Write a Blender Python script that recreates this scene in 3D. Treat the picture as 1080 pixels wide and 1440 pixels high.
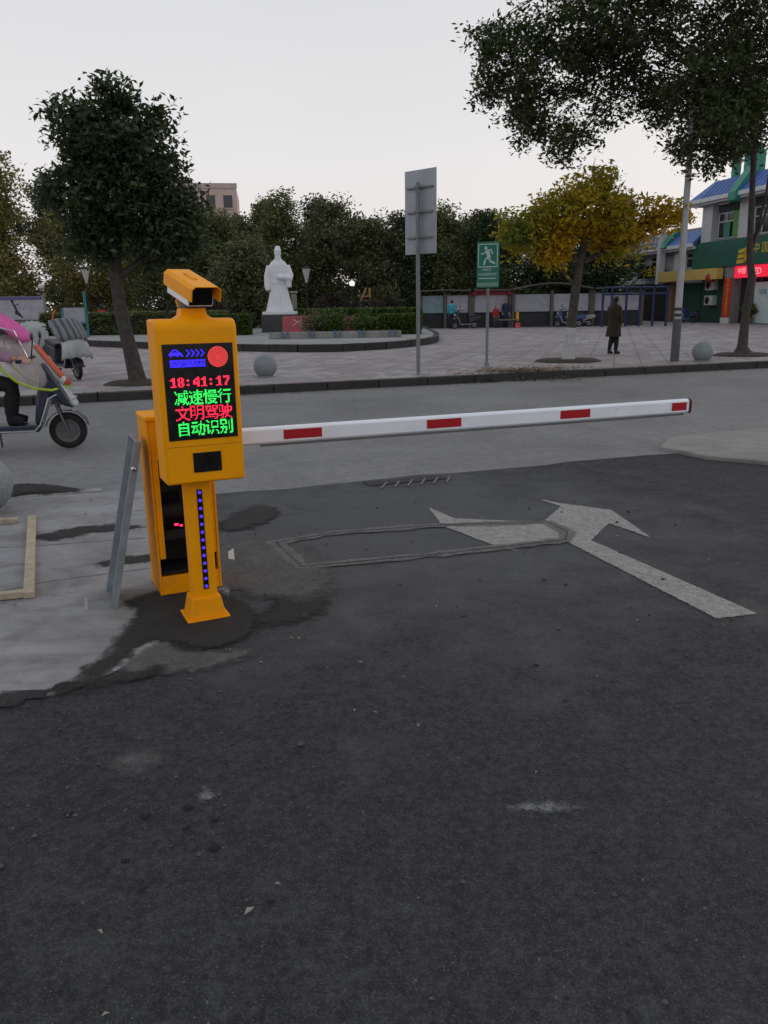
import bpy, bmesh, math, random
import numpy as np
from mathutils import Matrix, Vector, Euler, noise as mnoise
random.seed(7); rng = np.random.default_rng(11)
R = math.radians
sc = bpy.context.scene
for o in list(bpy.data.objects): bpy.data.objects.remove(o)
C = sc.collection

# ------------------------------------------------------------------ camera, sky, sun, exposure
cam_d = bpy.data.cameras.new('camera'); cam = bpy.data.objects.new('camera', cam_d); C.objects.link(cam)
cam_d.sensor_fit = 'VERTICAL'; cam_d.sensor_height = 36.0; cam_d.lens = 36.0 * 1123 / 1440
cam_d.clip_start = 0.05; cam_d.clip_end = 2000
cam.matrix_world = Matrix.Translation((0, 0, 1.5)) @ Matrix.Rotation(R(90 - 14.5), 4, 'X') @ Matrix.Rotation(R(-0.9), 4, 'Z')
sc.camera = cam
SUN_EL, SUN_AZ = 9.0, 48.0            # degrees; azimuth clockwise from +Y: low to the right, ahead
w = bpy.data.worlds.new('World'); sc.world = w; w.use_nodes = True
nt = w.node_tree; nt.nodes.clear()
def N(t, **k):
    n = nt.nodes.new(t)
    for a, b in k.items(): setattr(n, a, b)
    return n
sky = N('ShaderNodeTexSky', sky_type='NISHITA', sun_disc=False, sun_elevation=R(SUN_EL), sun_rotation=R(SUN_AZ), dust_density=3.0)
b1 = N('ShaderNodeBackground'); b1.inputs['Strength'].default_value = 0.07
nt.links.new(sky.outputs[0], b1.inputs[0])
tc = N('ShaderNodeTexCoord'); sep = N('ShaderNodeSeparateXYZ'); nt.links.new(tc.outputs['Generated'], sep.inputs[0])
ramp = N('ShaderNodeValToRGB'); nt.links.new(sep.outputs['Z'], ramp.inputs[0])
ramp.color_ramp.elements[0].position = 0.0; ramp.color_ramp.elements[0].color = (0.93, 0.86, 0.83, 1)
ramp.color_ramp.elements[1].position = 1.0; ramp.color_ramp.elements[1].color = (0.55, 0.60, 0.68, 1)
e = ramp.color_ramp.elements.new(0.16); e.color = (0.885, 0.865, 0.875, 1)
e = ramp.color_ramp.elements.new(0.40); e.color = (0.74, 0.755, 0.78, 1)
cl = N('ShaderNodeTexNoise'); cl.inputs['Scale'].default_value = 2.2; cl.inputs['Detail'].default_value = 4
nt.links.new(tc.outputs['Generated'], cl.inputs['Vector'])
cr = N('ShaderNodeMapRange'); cr.inputs['To Min'].default_value = 0.95; cr.inputs['To Max'].default_value = 1.05
nt.links.new(cl.outputs['Fac'], cr.inputs['Value'])
b2 = N('ShaderNodeBackground'); nt.links.new(ramp.outputs[0], b2.inputs[0]); nt.links.new(cr.outputs[0], b2.inputs['Strength'])
mx = N('ShaderNodeMixShader'); mx.inputs[0].default_value = 0.90
nt.links.new(b1.outputs[0], mx.inputs[1]); nt.links.new(b2.outputs[0], mx.inputs[2])
wo = N('ShaderNodeOutputWorld'); nt.links.new(mx.outputs[0], wo.inputs[0])
sun_d = bpy.data.lights.new('sun', 'SUN'); sun_d.energy = 0.5; sun_d.angle = R(20); sun_d.color = (1, 0.86, 0.72)
sun = bpy.data.objects.new('sun', sun_d); C.objects.link(sun)
sun.rotation_euler = Vector((-math.sin(R(SUN_AZ)) * math.cos(R(SUN_EL)), -math.cos(R(SUN_AZ)) * math.cos(R(SUN_EL)), -math.sin(R(SUN_EL)))).to_track_quat('-Z', 'Y').to_euler()
sc.view_settings.view_transform = 'Standard'; sc.view_settings.look = 'None'
sc.view_settings.exposure = 0.0; sc.view_settings.gamma = 1.0; sc.view_settings.use_curve_mapping = False

# ------------------------------------------------------------------ materials
MATS = {}
class NT:
    def __init__(s, name):
        s.m = bpy.data.materials.new(name); s.m.use_nodes = True; s.t = s.m.node_tree
        s.p = s.t.nodes['Principled BSDF']; s.out = s.t.nodes['Material Output']
    def n(s, t, ins=None, **k):
        x = s.t.nodes.new(t)
        for a, b in k.items(): setattr(x, a, b)
        for a, b in (ins or {}).items():
            if isinstance(b, bpy.types.NodeSocket): s.t.links.new(b, x.inputs[a])
            else: x.inputs[a].default_value = b
        return x
    def l(s, a, b): s.t.links.new(a, b)
    def noise(s, co, scale, detail=3, rough=.55, dist=0):
        return s.n('ShaderNodeTexNoise', {'Vector': co, 'Scale': scale, 'Detail': detail, 'Roughness': rough, 'Distortion': dist}).outputs['Fac']
    def mp(s, v, a, b, c=0., d=1.):
        return s.n('ShaderNodeMapRange', {'Value': v, 'From Min': a, 'From Max': b, 'To Min': c, 'To Max': d}).outputs[0]
    def mix(s, f, a, b, t='MIX'):
        x = s.n('ShaderNodeMix', data_type='RGBA', blend_type=t)
        for i, v in ((0, f), (6, a), (7, b)):
            if isinstance(v, bpy.types.NodeSocket): s.l(v, x.inputs[i])
            elif i == 0: x.inputs[0].default_value = v
            else: x.inputs[i].default_value = (*v, 1)
        return x.outputs[2]
    def math(s, op, a, b=0., c=0.):
        x = s.n('ShaderNodeMath', operation=op)
        for i, v in enumerate((a, b, c)):
            if isinstance(v, bpy.types.NodeSocket): s.l(v, x.inputs[i])
            else: x.inputs[i].default_value = v
        return x.outputs[0]
    def bump(s, hgt, strength, dist=.01):
        b = s.n('ShaderNodeBump', {'Height': hgt, 'Strength': strength, 'Distance': dist}); s.l(b.outputs[0], s.p.inputs['Normal'])
    def pos(s): return s.n('ShaderNodeNewGeometry').outputs['Position']
    def obj(s): return s.n('ShaderNodeTexCoord').outputs['Object']

def mat(name, col, rough=.6, var=.12, vs=6., bump=0., bs=80., metal=0., spec=.4, dirt=0., dirtcol=(.12, .1, .085), coat=0.):
    if name in MATS: return MATS[name]
    k = NT(name); co = k.obj(); p = k.p
    n1 = k.noise(co, vs, 5)
    lo = tuple(max(0, c * (1 - var)) for c in col); hi = tuple(min(1, c * (1 + var)) for c in col)
    c = k.mix(k.mp(n1, .3, .7), lo, hi)
    if dirt:
        n2 = k.noise(co, vs * 2.3, 8, .7); c = k.mix(k.mp(n2, .5, .75, 0, dirt), c, dirtcol)
    k.l(c, p.inputs['Base Color'])
    k.l(k.mp(k.noise(co, vs * 3, 4), .3, .7, max(.05, rough - .08), min(1, rough + .08)), p.inputs['Roughness'])
    p.inputs['Metallic'].default_value = metal; p.inputs['Specular IOR Level'].default_value = spec
    p.inputs['Coat Weight'].default_value = coat
    if bump: k.bump(k.noise(co, bs, 4), bump, .004)
    MATS[name] = k.m; return k.m

def emit(name, col, s, base=(.02, .02, .02)):
    if name in MATS: return MATS[name]
    k = NT(name); k.p.inputs['Base Color'].default_value = (*base, 1)
    k.p.inputs['Emission Color'].default_value = (*col, 1); k.p.inputs['Emission Strength'].default_value = s
    MATS[name] = k.m; return k.m

def leafmat(name, c1, c2, c3=None, tr=.25):
    k = NT(name); co = k.obj(); rnd = k.n('ShaderNodeNewGeometry').outputs['Random Per Island']
    c = k.mix(rnd, c1, c2)
    if c3: c = k.mix(k.mp(k.noise(co, .55, 3), .42, .62), c, c3)
    k.l(c, k.p.inputs['Base Color']); k.p.inputs['Roughness'].default_value = .55; k.p.inputs['Specular IOR Level'].default_value = .25
    tl = k.n('ShaderNodeBsdfTranslucent'); k.l(c, tl.inputs['Color'])
    m = k.n('ShaderNodeMixShader', {0: tr}); k.l(k.p.outputs[0], m.inputs[1]); k.l(tl.outputs[0], m.inputs[2]); k.l(m.outputs[0], k.out.inputs[0])
    MATS[name] = k.m; return k.m

def asphalt(name, base, dust, dustamt, fine=1.0, film=None):
    """film = (x, y, radius, strength): cement dust and grazing sheen, painted as a paler tone around that spot"""
    k = NT(name); co = k.pos()
    big = k.noise(co, .45, 5, .62, .5); mid = k.noise(co, 2.3, 8, .68, .3); m2 = k.noise(co, 9., 6, .7); fi = k.noise(co, 150, 3, .65)
    agg = k.n('ShaderNodeTexVoronoi', {'Vector': co, 'Scale': 260., 'Randomness': 1.}).outputs['Color']
    ag = k.n('ShaderNodeSeparateXYZ', {0: agg}).outputs[0]
    c = k.mix(k.mp(big, .3, .7), tuple(b * .62 for b in base), tuple(b * 1.3 for b in base))
    c = k.mix(k.mp(mid, .44, .70, 0, dustamt), c, dust)
    c = k.mix(k.mp(m2, .38, .62, .8 * fine, 0), c, tuple(b * .5 for b in base))
    m3 = k.noise(co, 34., 5, .75); c = k.mix(k.mp(m3, .48, .70, 0, .58 * fine ** 2), c, dust); c = k.mix(k.mp(m3, .34, .50, .6 * fine ** 2, 0), c, tuple(b * .4 for b in base))
    if film:
        d = k.n('ShaderNodeVectorMath', {0: co, 1: (film[0], film[1], 0)}, operation='DISTANCE').outputs['Value']
        q = k.math('ADD', k.math('DIVIDE', d, film[2]), k.math('MULTIPLY', k.math('SUBTRACT', mid, .5), 1.6))
        c = k.mix(k.mp(q, .35, 1.15, film[3], 0), c, tuple(x * 1.3 for x in dust))  # paler towards the spot: grazing sheen put into the colour along with dust
    c = k.mix(k.mp(ag, .66, 1., 0, .5 * fine), c, tuple(min(1, d_ * 1.2) for d_ in dust))
    c = k.mix(k.mp(fi, .35, .6, .55, 0), c, tuple(b * .35 for b in base))
    for vs, thr, lim, colr in ((38., .09, .93, tuple(min(1, d_ * 2.0) for d_ in dust)), (27., .14, .92, tuple(b * .25 for b in base)), (95., .16, .90, tuple(min(1, d_ * 1.5) for d_ in dust))):
        vo = k.n('ShaderNodeTexVoronoi', {'Vector': co, 'Scale': vs, 'Randomness': 1.}); rr = k.n('ShaderNodeSeparateXYZ', {0: vo.outputs['Color']}).outputs[1]
        c = k.mix(k.math('MULTIPLY', k.mp(vo.outputs['Distance'], thr, thr * 1.6, .75 * fine, 0), k.mp(rr, lim, lim + .02)), c, colr)
    sp = k.noise(co, 6.5, 3, .6); c = k.mix(k.mp(sp, .71, .77, 0, .6), c, tuple(b * .25 for b in base))
    k.l(c, k.p.inputs['Base Color'])
    k.l(k.mp(mid, .3, .7, .72, .95), k.p.inputs['Roughness']); k.p.inputs['Specular IOR Level'].default_value = .25
    hh = k.math('ADD', k.math('MULTIPLY', ag, .5), k.math('ADD', fi, k.math('MULTIPLY', m2, .8))); k.bump(hh, .9 * fine ** 2, .008)
    MATS[name] = k.m; return k.m

def concrete(name, base, dark, amt=.7):
    k = NT(name); co = k.pos()
    big = k.noise(co, 1.1, 6, .62, .6); mid = k.noise(co, 5, 8, .7, .3); fi = k.noise(co, 90, 3)
    st = k.n('ShaderNodeMapping', {'Vector': co, 'Scale': (1.2, 2.2, 1.), 'Rotation': (0, 0, R(-14))}).outputs[0]
    streak = k.noise(st, 1.3, 6, .65, .8)
    c = k.mix(k.mp(big, .3, .7), tuple(b * .82 for b in base), tuple(min(1, b * 1.15) for b in base))
    c = k.mix(k.mp(streak, .43, .62, 0, amt), c, dark)
    c = k.mix(k.mp(mid, .52, .74, 0, amt * .8), c, tuple(d * .7 for d in dark))
    k.l(c, k.p.inputs['Base Color']); k.p.inputs['Roughness'].default_value = .85
    k.bump(k.math('ADD', k.math('MULTIPLY', mid, 2.), fi), .35, .006)
    MATS[name] = k.m; return k.m

def paintmark():
    k = NT('worn_paint'); co = k.pos()
    n1 = k.noise(co, 9, 6, .65); n2 = k.noise(co, 60, 3)
    c = k.mix(k.mp(k.math('ADD', k.math('MULTIPLY', n2, .35), n1), .72, .9, 0, .8), (.27, .265, .25), (.13, .13, .125))
    k.l(c, k.p.inputs['Base Color']); k.p.inputs['Roughness'].default_value = .8; k.bump(n2, .3, .003)
    MATS['paint'] = k.m; return k.m

def paver():
    k = NT('chevron_pavers'); co = k.pos()
    rot = k.n('ShaderNodeMapping', {'Vector': co, 'Rotation': (0, 0, R(-74))}, vector_type='POINT').outputs[0]
    s = k.n('ShaderNodeSeparateXYZ', {0: rot}); v, u = s.outputs[0], s.outputs[1]
    tri = k.math('PINGPONG', u, .6)
    q = k.math('ADD', v, k.math('MULTIPLY', tri, 1.0))
    band = k.math('PINGPONG', q, .6)
    bn = k.mp(band, .26, .34)
    cell = k.n('ShaderNodeCombineXYZ', {0: k.math('FLOOR', k.math('MULTIPLY', q, 2.38)), 1: k.math('FLOOR', k.math('MULTIPLY', u, 2.22))}).outputs[0]
    wn = k.n('ShaderNodeTexWhiteNoise', {'Vector': cell}).outputs['Value']
    c = k.mix(bn, (.275, .195, .20), (.20, .205, .22))
    c = k.mix(k.mp(wn, .3, 1, 0, .75), c, (.40, .375, .38))
    j1 = k.mp(k.math('PINGPONG', u, .3), 0, .03, 1, 0); j2 = k.mp(k.math('PINGPONG', q, .15), 0, .02, .8, 0)
    j = k.math('MAXIMUM', j1, j2)
    c = k.mix(k.math('MULTIPLY', j, .85), c, (.085, .078, .076))
    c = k.mix(k.mp(k.noise(co, .8, 6, .65), .48, .75, 0, .5), c, (.26, .235, .23))
    k.l(c, k.p.inputs['Base Color']); k.p.inputs['Roughness'].default_value = .75
    k.bump(k.math('SUBTRACT', 1., j), .4, .004)
    MATS['paver'] = k.m; return k.m

YEL = mat('orange_powder_coat', (.96, .37, .001), .45, .05, 5, .06, 300, spec=.14, dirt=.12)
YEL2 = mat('orange_powder_coat_dusty', (.90, .335, .001), .5, .08, 5, .06, 300, spec=.14, dirt=.3)
BLACK = mat('black_acrylic', (.004, .004, .005), .25, .1, 5, spec=.5)
DARK = mat('dark_interior', (.012, .012, .013), .7, .3, 12)
GALV = mat('galvanised_steel', (.30, .33, .36), .42, .18, 9, .05, 200, metal=.55)
WHITEP = mat('white_painted_aluminium', (.84, .87, .93), .32, .05, 4, spec=.5, dirt=.12, dirtcol=(.3, .3, .3))
REDREF = mat('red_reflective_tape', (.42, .006, .015), .4, .08, 40)
RUBBER = mat('rubber', (.015, .015, .016), .8, .2, 20)
GREYP = mat('grey_painted_steel', (.17, .18, .19), .5, .15, 6, dirt=.3)
POLEM = mat('pole_grey', (.36, .36, .37), .5, .1, 3, dirt=.3)
SIGNBACK = mat('aluminium_sign_back', (.36, .38, .42), .4, .06, 2, metal=.4, dirt=.2)
GRANITE = mat('grey_granite', (.20, .225, .235), .6, .2, 40, .1, 200, dirt=.4)
STONEW = mat('white_marble', (.66, .67, .70), .6, .06, 2, .05, 60, dirt=.18, dirtcol=(.42, .42, .40))
STONED = mat('dark_granite', (.045, .048, .052), .45, .2, 20)
BARK = mat('bark', (.055, .048, .042), .9, .35, 9, .6, 40)
BARK2 = mat('bark_grey', (.085, .078, .07), .9, .3, 9, .6, 40)
WHITEWASH = mat('whitewashed_bark', (.42, .42, .42), .85, .15, 7, .5, 40, dirt=.5)
SKIN = mat('skin', (.42, .25, .18), .5, .06, 10)
HAIR = mat('hair', (.012, .01, .009), .45, .2, 60)
CLOTHB = mat('dark_olive_cloth', (.030, .022, .013), .9, .25, 14, .2, 120)
CLOTHK = mat('black_cloth', (.012, .012, .014), .9, .25, 14, .2, 120)
CLOTHR = mat('red_cloth', (.30, .02, .025), .85, .15, 12, .2, 120)
CLOTHP = mat('mauve_cloth', (.36, .20, .30), .85, .15, 12, .2, 120)
CLOTHN = mat('navy_cloth', (.02, .028, .07), .85, .2, 12, .2, 120)
CLOTHC = mat('cyan_cloth', (.04, .28, .36), .8, .15, 12, .2, 120)
CLOTHG = mat('grey_trouser_cloth', (.06, .06, .062), .9, .25, 14, .2, 120)
WOOD = mat('raw_batten', (.40, .33, .245), .8, .2, 14, .25, 80, dirt=.5, dirtcol=(.22, .18, .15))
PAINT = paintmark()
ASPH = asphalt('fresh_asphalt', (.0415, .0425, .0475), (.104, .105, .111), .55, 1., (.0, 5.5, 2.5, .9))
ROAD = asphalt('old_road', (.255, .251, .252), (.315, .308, .304), .6, .6)
GROUND = asphalt('far_ground', (.12, .115, .105), (.18, .17, .15), .5, .4)
SLAB = concrete('left_slab_concrete', (.272, .268, .275), (.125, .118, .11), .65)
SLAB2 = concrete('right_slab_concrete', (.26, .25, .235), (.15, .14, .125), .6)
CEM = concrete('wet_cement', (.045, .044, .043), (.026, .025, .024), .8)
DUST = concrete('dusty_sealant', (.115, .113, .11), (.07, .07, .07), .7)
KERBM = concrete('dark_kerb', (.036, .033, .031), (.02, .018, .017), .7)  # dark tone over the whole stone, top and face alike
PALEKERB = concrete('pale_kerb', (.30, .295, .29), (.16, .15, .145), .6)
PAVER = paver()
def film_mat(name, base, dark, rough=.85, edge=.5, wear=0., bump=.4):
    """a thin film (spill, dust, worn paint): ragged where the vertex attribute 'fade' runs out"""
    k = NT(name); co = k.pos(); n1 = k.noise(co, 5, 8, .7, .4); n2 = k.noise(co, 26, 6, .7); n3 = k.noise(co, 120, 2)
    c = k.mix(k.mp(n1, .35, .7), base, dark); c = k.mix(k.mp(n2, .55, .8, 0, .5), c, tuple(min(1, b * 1.5) for b in base)); c = k.mix(k.mp(n3, .35, .6, .4, 0), c, tuple(d * .5 for d in dark))
    k.l(c, k.p.inputs['Base Color']); k.p.inputs['Roughness'].default_value = rough; k.p.inputs['Specular IOR Level'].default_value = .25; k.bump(k.math('ADD', n2, k.math('MULTIPLY', n3, .5)), bump, .006)
    fa = k.n('ShaderNodeAttribute', attribute_name='fade').outputs['Fac']
    v = k.math('ADD', fa, k.math('MULTIPLY', k.math('SUBTRACT', k.math('ADD', k.math('MULTIPLY', n1, .6), k.math('MULTIPLY', n2, .4)), .5), edge * 3))
    al = k.mp(v, .22, .72)
    if wear: al = k.math('MULTIPLY', al, k.mp(k.math('ADD', k.math('MULTIPLY', n2, .6), k.math('MULTIPLY', n3, .4)), .40, .55, 1 - wear, 1))
    tr = k.n('ShaderNodeBsdfTransparent'); m = k.n('ShaderNodeMixShader', {0: al}); k.l(tr.outputs[0], m.inputs[1]); k.l(k.p.outputs[0], m.inputs[2]); k.l(m.outputs[0], k.out.inputs[0]); return k.m
SPILL = film_mat('cement_spill', (.036, .0345, .033), (.024, .023, .022), .85, 1.0)
DUSTF = film_mat('dust_film', (.125, .123, .121), (.085, .084, .083), .95, .6, .2)
SEAL = film_mat('loop_seal', (.20, .195, .188), (.15, .147, .142), .9, .25, .3)
PAINTF = film_mat('worn_marking', (.36, .35, .335), (.31, .30, .288), .85, .45, .3)
TAR = film_mat('tar_spot', (.008, .008, .008), (.006, .006, .006), .6, .5)
CHALK = film_mat('chalk_smear', (.20, .20, .20), (.14, .14, .14), .95, 1.1, .6)
GRITF = film_mat('grit_fringe', (.05, .048, .047), (.03, .03, .03), .95, .8, .3)
SOIL = mat('soil', (.045, .037, .028), .95, .4, 20, .8, 60)

# ------------------------------------------------------------------ mesh helpers
class MB:
    def __init__(s): s.v = []; s.f = []
    def add(s, v, f, M=None):
        b = len(s.v)
        s.v += [tuple(M @ Vector(p)) for p in v] if M is not None else [tuple(p) for p in v]
        s.f += [tuple(i + b for i in q) for q in f]; return s
    def box(s, c, d, M=None):
        x, y, z = (k / 2 for k in d); cx, cy, cz = c
        v = [(cx + i * x, cy + j * y, cz + k * z) for k in (-1, 1) for j in (-1, 1) for i in (-1, 1)]
        return s.add(v, [(0, 2, 3, 1), (4, 5, 7, 6), (0, 1, 5, 4), (2, 6, 7, 3), (0, 4, 6, 2), (1, 3, 7, 5)], M)
    def rings(s, rs, M=None, cap=True, closed=True):
        n = len(rs[0]); v = [p for r in rs for p in r]; f = []
        for i in range(len(rs) - 1):
            for j in range(n if closed else n - 1):
                a, b = i * n + j, i * n + (j + 1) % n; f.append((a, b, b + n, a + n))
        if cap and closed: f += [tuple(range(n))[::-1], tuple(range((len(rs) - 1) * n, len(rs) * n))]
        return s.add(v, f, M)
    def prism(s, poly, z0, z1, M=None):
        if sum(a[0] * b[1] - b[0] * a[1] for a, b in zip(poly, poly[1:] + poly[:1])) < 0: poly = poly[::-1]
        return s.rings([[(x, y, z0) for x, y in poly], [(x, y, z1) for x, y in poly]], M)
    def tube(s, path, rad, n=8, M=None, sx=1.0):
        P = [Vector(p) for p in path]; rs = []; up = None
        if not hasattr(rad, '__len__'): rad = [rad] * len(P)
        for i, p in enumerate(P):
            t = (P[min(i + 1, len(P) - 1)] - P[max(i - 1, 0)]).normalized()
            if up is None: up = Vector((0, 1, 0)) if abs(t.y) < .9 else Vector((1, 0, 0))
            a = t.cross(up).normalized(); b = a.cross(t).normalized(); up = b
            rs.append([p + (a * math.cos(q) * sx + b * math.sin(q)) * rad[i] for q in (2 * math.pi * j / n for j in range(n))])
        return s.rings(rs, M)
    def lathe(s, prof, n=16, M=None, sy=1.0):
        return s.rings([[(r * math.cos(2 * math.pi * j / n), sy * r * math.sin(2 * math.pi * j / n), z) for j in range(n)] for r, z in prof], M)
    def ell(s, c, r, n=12, m=8, M=None):
        rs = []
        for i in range(m + 1):
            a = -math.pi / 2 + math.pi * i / m; ca = max(math.cos(a), .02)
            rs.append([(c[0] + r[0] * ca * math.cos(2 * math.pi * j / n), c[1] + r[1] * ca * math.sin(2 * math.pi * j / n), c[2] + r[2] * math.sin(a)) for j in range(n)])
        return s.rings(rs, M)
    def loft(s, secs, n=16, M=None):   # (cx, cy, z, rx, ry)
        return s.rings([[(cx + rx * math.cos(2 * math.pi * j / n), cy + ry * math.sin(2 * math.pi * j / n), z) for j in range(n)] for cx, cy, z, rx, ry in secs], M)
    def mesh(s, name):
        me = bpy.data.meshes.new(name); me.from_pydata(s.v, [], s.f); me.validate(); me.update(); return me
    def build(s, name, m, parent=None, bevel=0., smooth=False, remesh=0., seg=2, ang=35):
        me = s.mesh(name); me.materials.append(m)
        if smooth: me.shade_smooth(); me.set_sharp_from_angle(angle=R(ang))
        o = bpy.data.objects.new(name, me); C.objects.link(o); o.parent = parent
        if remesh:
            md = o.modifiers.new('rm', 'REMESH'); md.mode = 'VOXEL'; md.voxel_size = remesh; md.use_smooth_shade = True
            sm = o.modifiers.new('sm', 'SMOOTH'); sm.factor = .5; sm.iterations = 4
        if bevel:
            b = o.modifiers.new('bv', 'BEVEL'); b.width = bevel; b.segments = seg; b.limit_method = 'ANGLE'; b.angle_limit = R(30)
            b.harden_normals = False
        return o

def tag(o, label=None, cat=None, group=None, kind=None):
    for k, v in (('label', label), ('category', cat), ('group', group), ('kind', kind)):
        if v: o[k] = v
    return o
def thing(name, label, cat, loc=(0, 0, 0), rz=0., group=None):
    o = bpy.data.objects.new(name, None); C.objects.link(o); o.location = loc; o.rotation_euler = (0, 0, rz); o.empty_display_size = .1
    return tag(o, label, cat, group)
def empty_part(name, parent, loc=(0, 0, 0), rot=(0, 0, 0)):
    o = bpy.data.objects.new(name, None); C.objects.link(o); o.parent = parent; o.location = loc; o.rotation_euler = rot; return o
def kids(o): return [c for c in C.objects if c.parent == o]
def copy_tree(o, parent=None):
    c = o.copy(); C.objects.link(c); c.parent = parent
    for ch in kids(o): copy_tree(ch, c)
    return c
def struct(o): o['kind'] = 'structure'; return o
def dup(o, parent, loc=None, rot=None):
    c = o.copy(); C.objects.link(c); c.parent = parent
    if loc is not None: c.location = loc
    if rot is not None: c.rotation_euler = rot
    return c
def text_part(body, m, parent, size, M, depth=.002, name='lettering', align='CENTER', sx=1.):
    cu = bpy.data.curves.new('t', 'FONT'); cu.body = body; cu.align_x = align; cu.align_y = 'CENTER'; cu.size = size; cu.extrude = depth; cu.resolution_u = 3
    t = bpy.data.objects.new('t', cu); C.objects.link(t)
    me = bpy.data.meshes.new_from_object(t.evaluated_get(bpy.context.evaluated_depsgraph_get())); bpy.data.objects.remove(t)
    me.name = name; me.materials.clear(); me.materials.append(m)
    me.transform(Matrix.Diagonal((sx, 1, 1, 1))); me.transform(M)
    o = bpy.data.objects.new(name, me); C.objects.link(o); o.parent = parent; return o
FRONT = Matrix.Rotation(R(90), 4, 'X')     # xy-plane text/prisms stood up facing -Y

def jag(poly, amp, sub=5, seed=0):
    out = []; n = len(poly); rd = random.Random(seed)
    for i in range(n):
        p0, p1, p2, p3 = (Vector(poly[(i + k - 1) % n]) for k in range(4))
        for j in range(sub):
            t = j / sub
            q = .5 * ((2 * p1) + (p2 - p0) * t + (2 * p0 - 5 * p1 + 4 * p2 - p3) * t * t + (3 * p1 - p0 - 3 * p2 + p3) * t ** 3)
            out.append((q.x + rd.gauss(0, amp), q.y + rd.gauss(0, amp)))
    return out
def patch(name, poly, z, h, m, amp=.012, seed=0, parent=None, sub=8, inset=.05, grow=.06, res=46):
    """a thin low film or mound on a fine grid; vertex attribute 'fade' runs from 0 outside the rim to 1 inside"""
    o = np.array(jag(poly, amp * .4, sub, seed)); a = o; b = np.roll(o, -1, 0)
    lo, hi = o.min(0) - grow, o.max(0) + grow; st = max((hi - lo).max() / res, .004)
    nx, ny = (np.ceil((hi - lo) / st).astype(int) + 1); X, Y = np.meshgrid(lo[0] + np.arange(nx) * st, lo[1] + np.arange(ny) * st)
    P = np.stack([X.ravel(), Y.ravel()], 1)[:, None]; e = b - a
    t = np.clip(((P - a) * e).sum(2) / ((e ** 2).sum(1) + 1e-12), 0, 1); dist = np.sqrt((((a + e * t[..., None]) - P) ** 2).sum(2)).min(1)
    c = ((a[:, 1] > P[..., 1]) != (b[:, 1] > P[..., 1])) & (P[..., 0] < e[:, 0] * (P[..., 1] - a[:, 1]) / (e[:, 1] + 1e-12) + a[:, 0]); ins = c.sum(1) % 2 == 1
    sd = np.where(ins, dist, -dist); fade = np.clip(.45 + sd / np.where(sd > 0, inset * 2.2, grow * 2.2), 0, 1); keep = sd > -grow
    idx = -np.ones(len(sd), int); mb = MB(); fl = []; K = keep.reshape(ny, nx)
    quads = [(r * nx + q, r * nx + q + 1, (r + 1) * nx + q + 1, (r + 1) * nx + q) for r in range(ny - 1) for q in range(nx - 1) if K[r, q] and K[r, q + 1] and K[r + 1, q] and K[r + 1, q + 1]]
    used = sorted({v for q in quads for v in q})
    for n_, v in enumerate(used): idx[v] = n_
    pts = P[:, 0]; sm = fade * fade * (3 - 2 * fade)
    mb.v = [(pts[v][0], pts[v][1], z + h * sm[v] * (.9 + .2 * mnoise.noise((pts[v][0] * 25, pts[v][1] * 25, seed)))) for v in used]; mb.f = [tuple(int(idx[v]) for v in q) for q in quads]
    ob = mb.build(name, m, parent, smooth=True, ang=80)
    ob.data.attributes.new('fade', 'FLOAT', 'POINT').data.foreach_set('value', [float(fade[v]) for v in used]); return ob

# ------------------------------------------------------------------ ground, road, pavements
U = Vector((.9426, .3338)); Nn = Vector((-.3338, .9426))
def ab(a, b): v = U * a + Nn * b; return (v.x, v.y)
def sheet(name, poly, z, m):
    if sum(a[0] * b[1] - b[0] * a[1] for a, b in zip(poly, poly[1:] + poly[:1])) < 0: poly = poly[::-1]
    mb = MB(); mb.add([(x, y, z) for x, y in poly], [tuple(range(len(poly)))]); o = struct(mb.build(name, m))
    o.data.attributes.new('fade', 'FLOAT', 'POINT').data.foreach_set('value', [.9] * len(poly)); return o
sheet('ground', [(-700, -300), (700, -300), (700, 1200), (-700, 1200)], -.03, GROUND)
sheet('road', [ab(-90, 6.4), ab(90, 6.4), ab(90, 14.4), ab(-90, 14.4)], 0, ROAD)
edge = [ab(a, 6.55 + .03 * math.sin(a * 3.1) + .02 * math.sin(a * 7.7)) for a in np.linspace(-14, 14, 90)]
sheet('driveway', edge + [ab(14, -12), ab(-14, -12)], .006, ASPH)
# plaza behind the kerb
KB = 14.30
sheet('plaza', [ab(-70, KB + .16), ab(90, KB + .16), ab(90, 95), ab(-70, 95)], .15, PAVER)
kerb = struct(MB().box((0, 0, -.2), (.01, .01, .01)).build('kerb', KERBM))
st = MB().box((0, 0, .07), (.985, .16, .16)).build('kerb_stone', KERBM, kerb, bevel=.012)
ang = math.atan2(U.y, U.x)
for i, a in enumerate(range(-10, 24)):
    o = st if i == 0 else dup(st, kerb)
    p = ab(a + .5, KB + .08 + random.uniform(-.008, .008)); o.location = (p[0], p[1], random.uniform(-.006, .004)); o.rotation_euler = (random.uniform(-.01, .01), 0, ang + random.uniform(-.004, .004))
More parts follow.
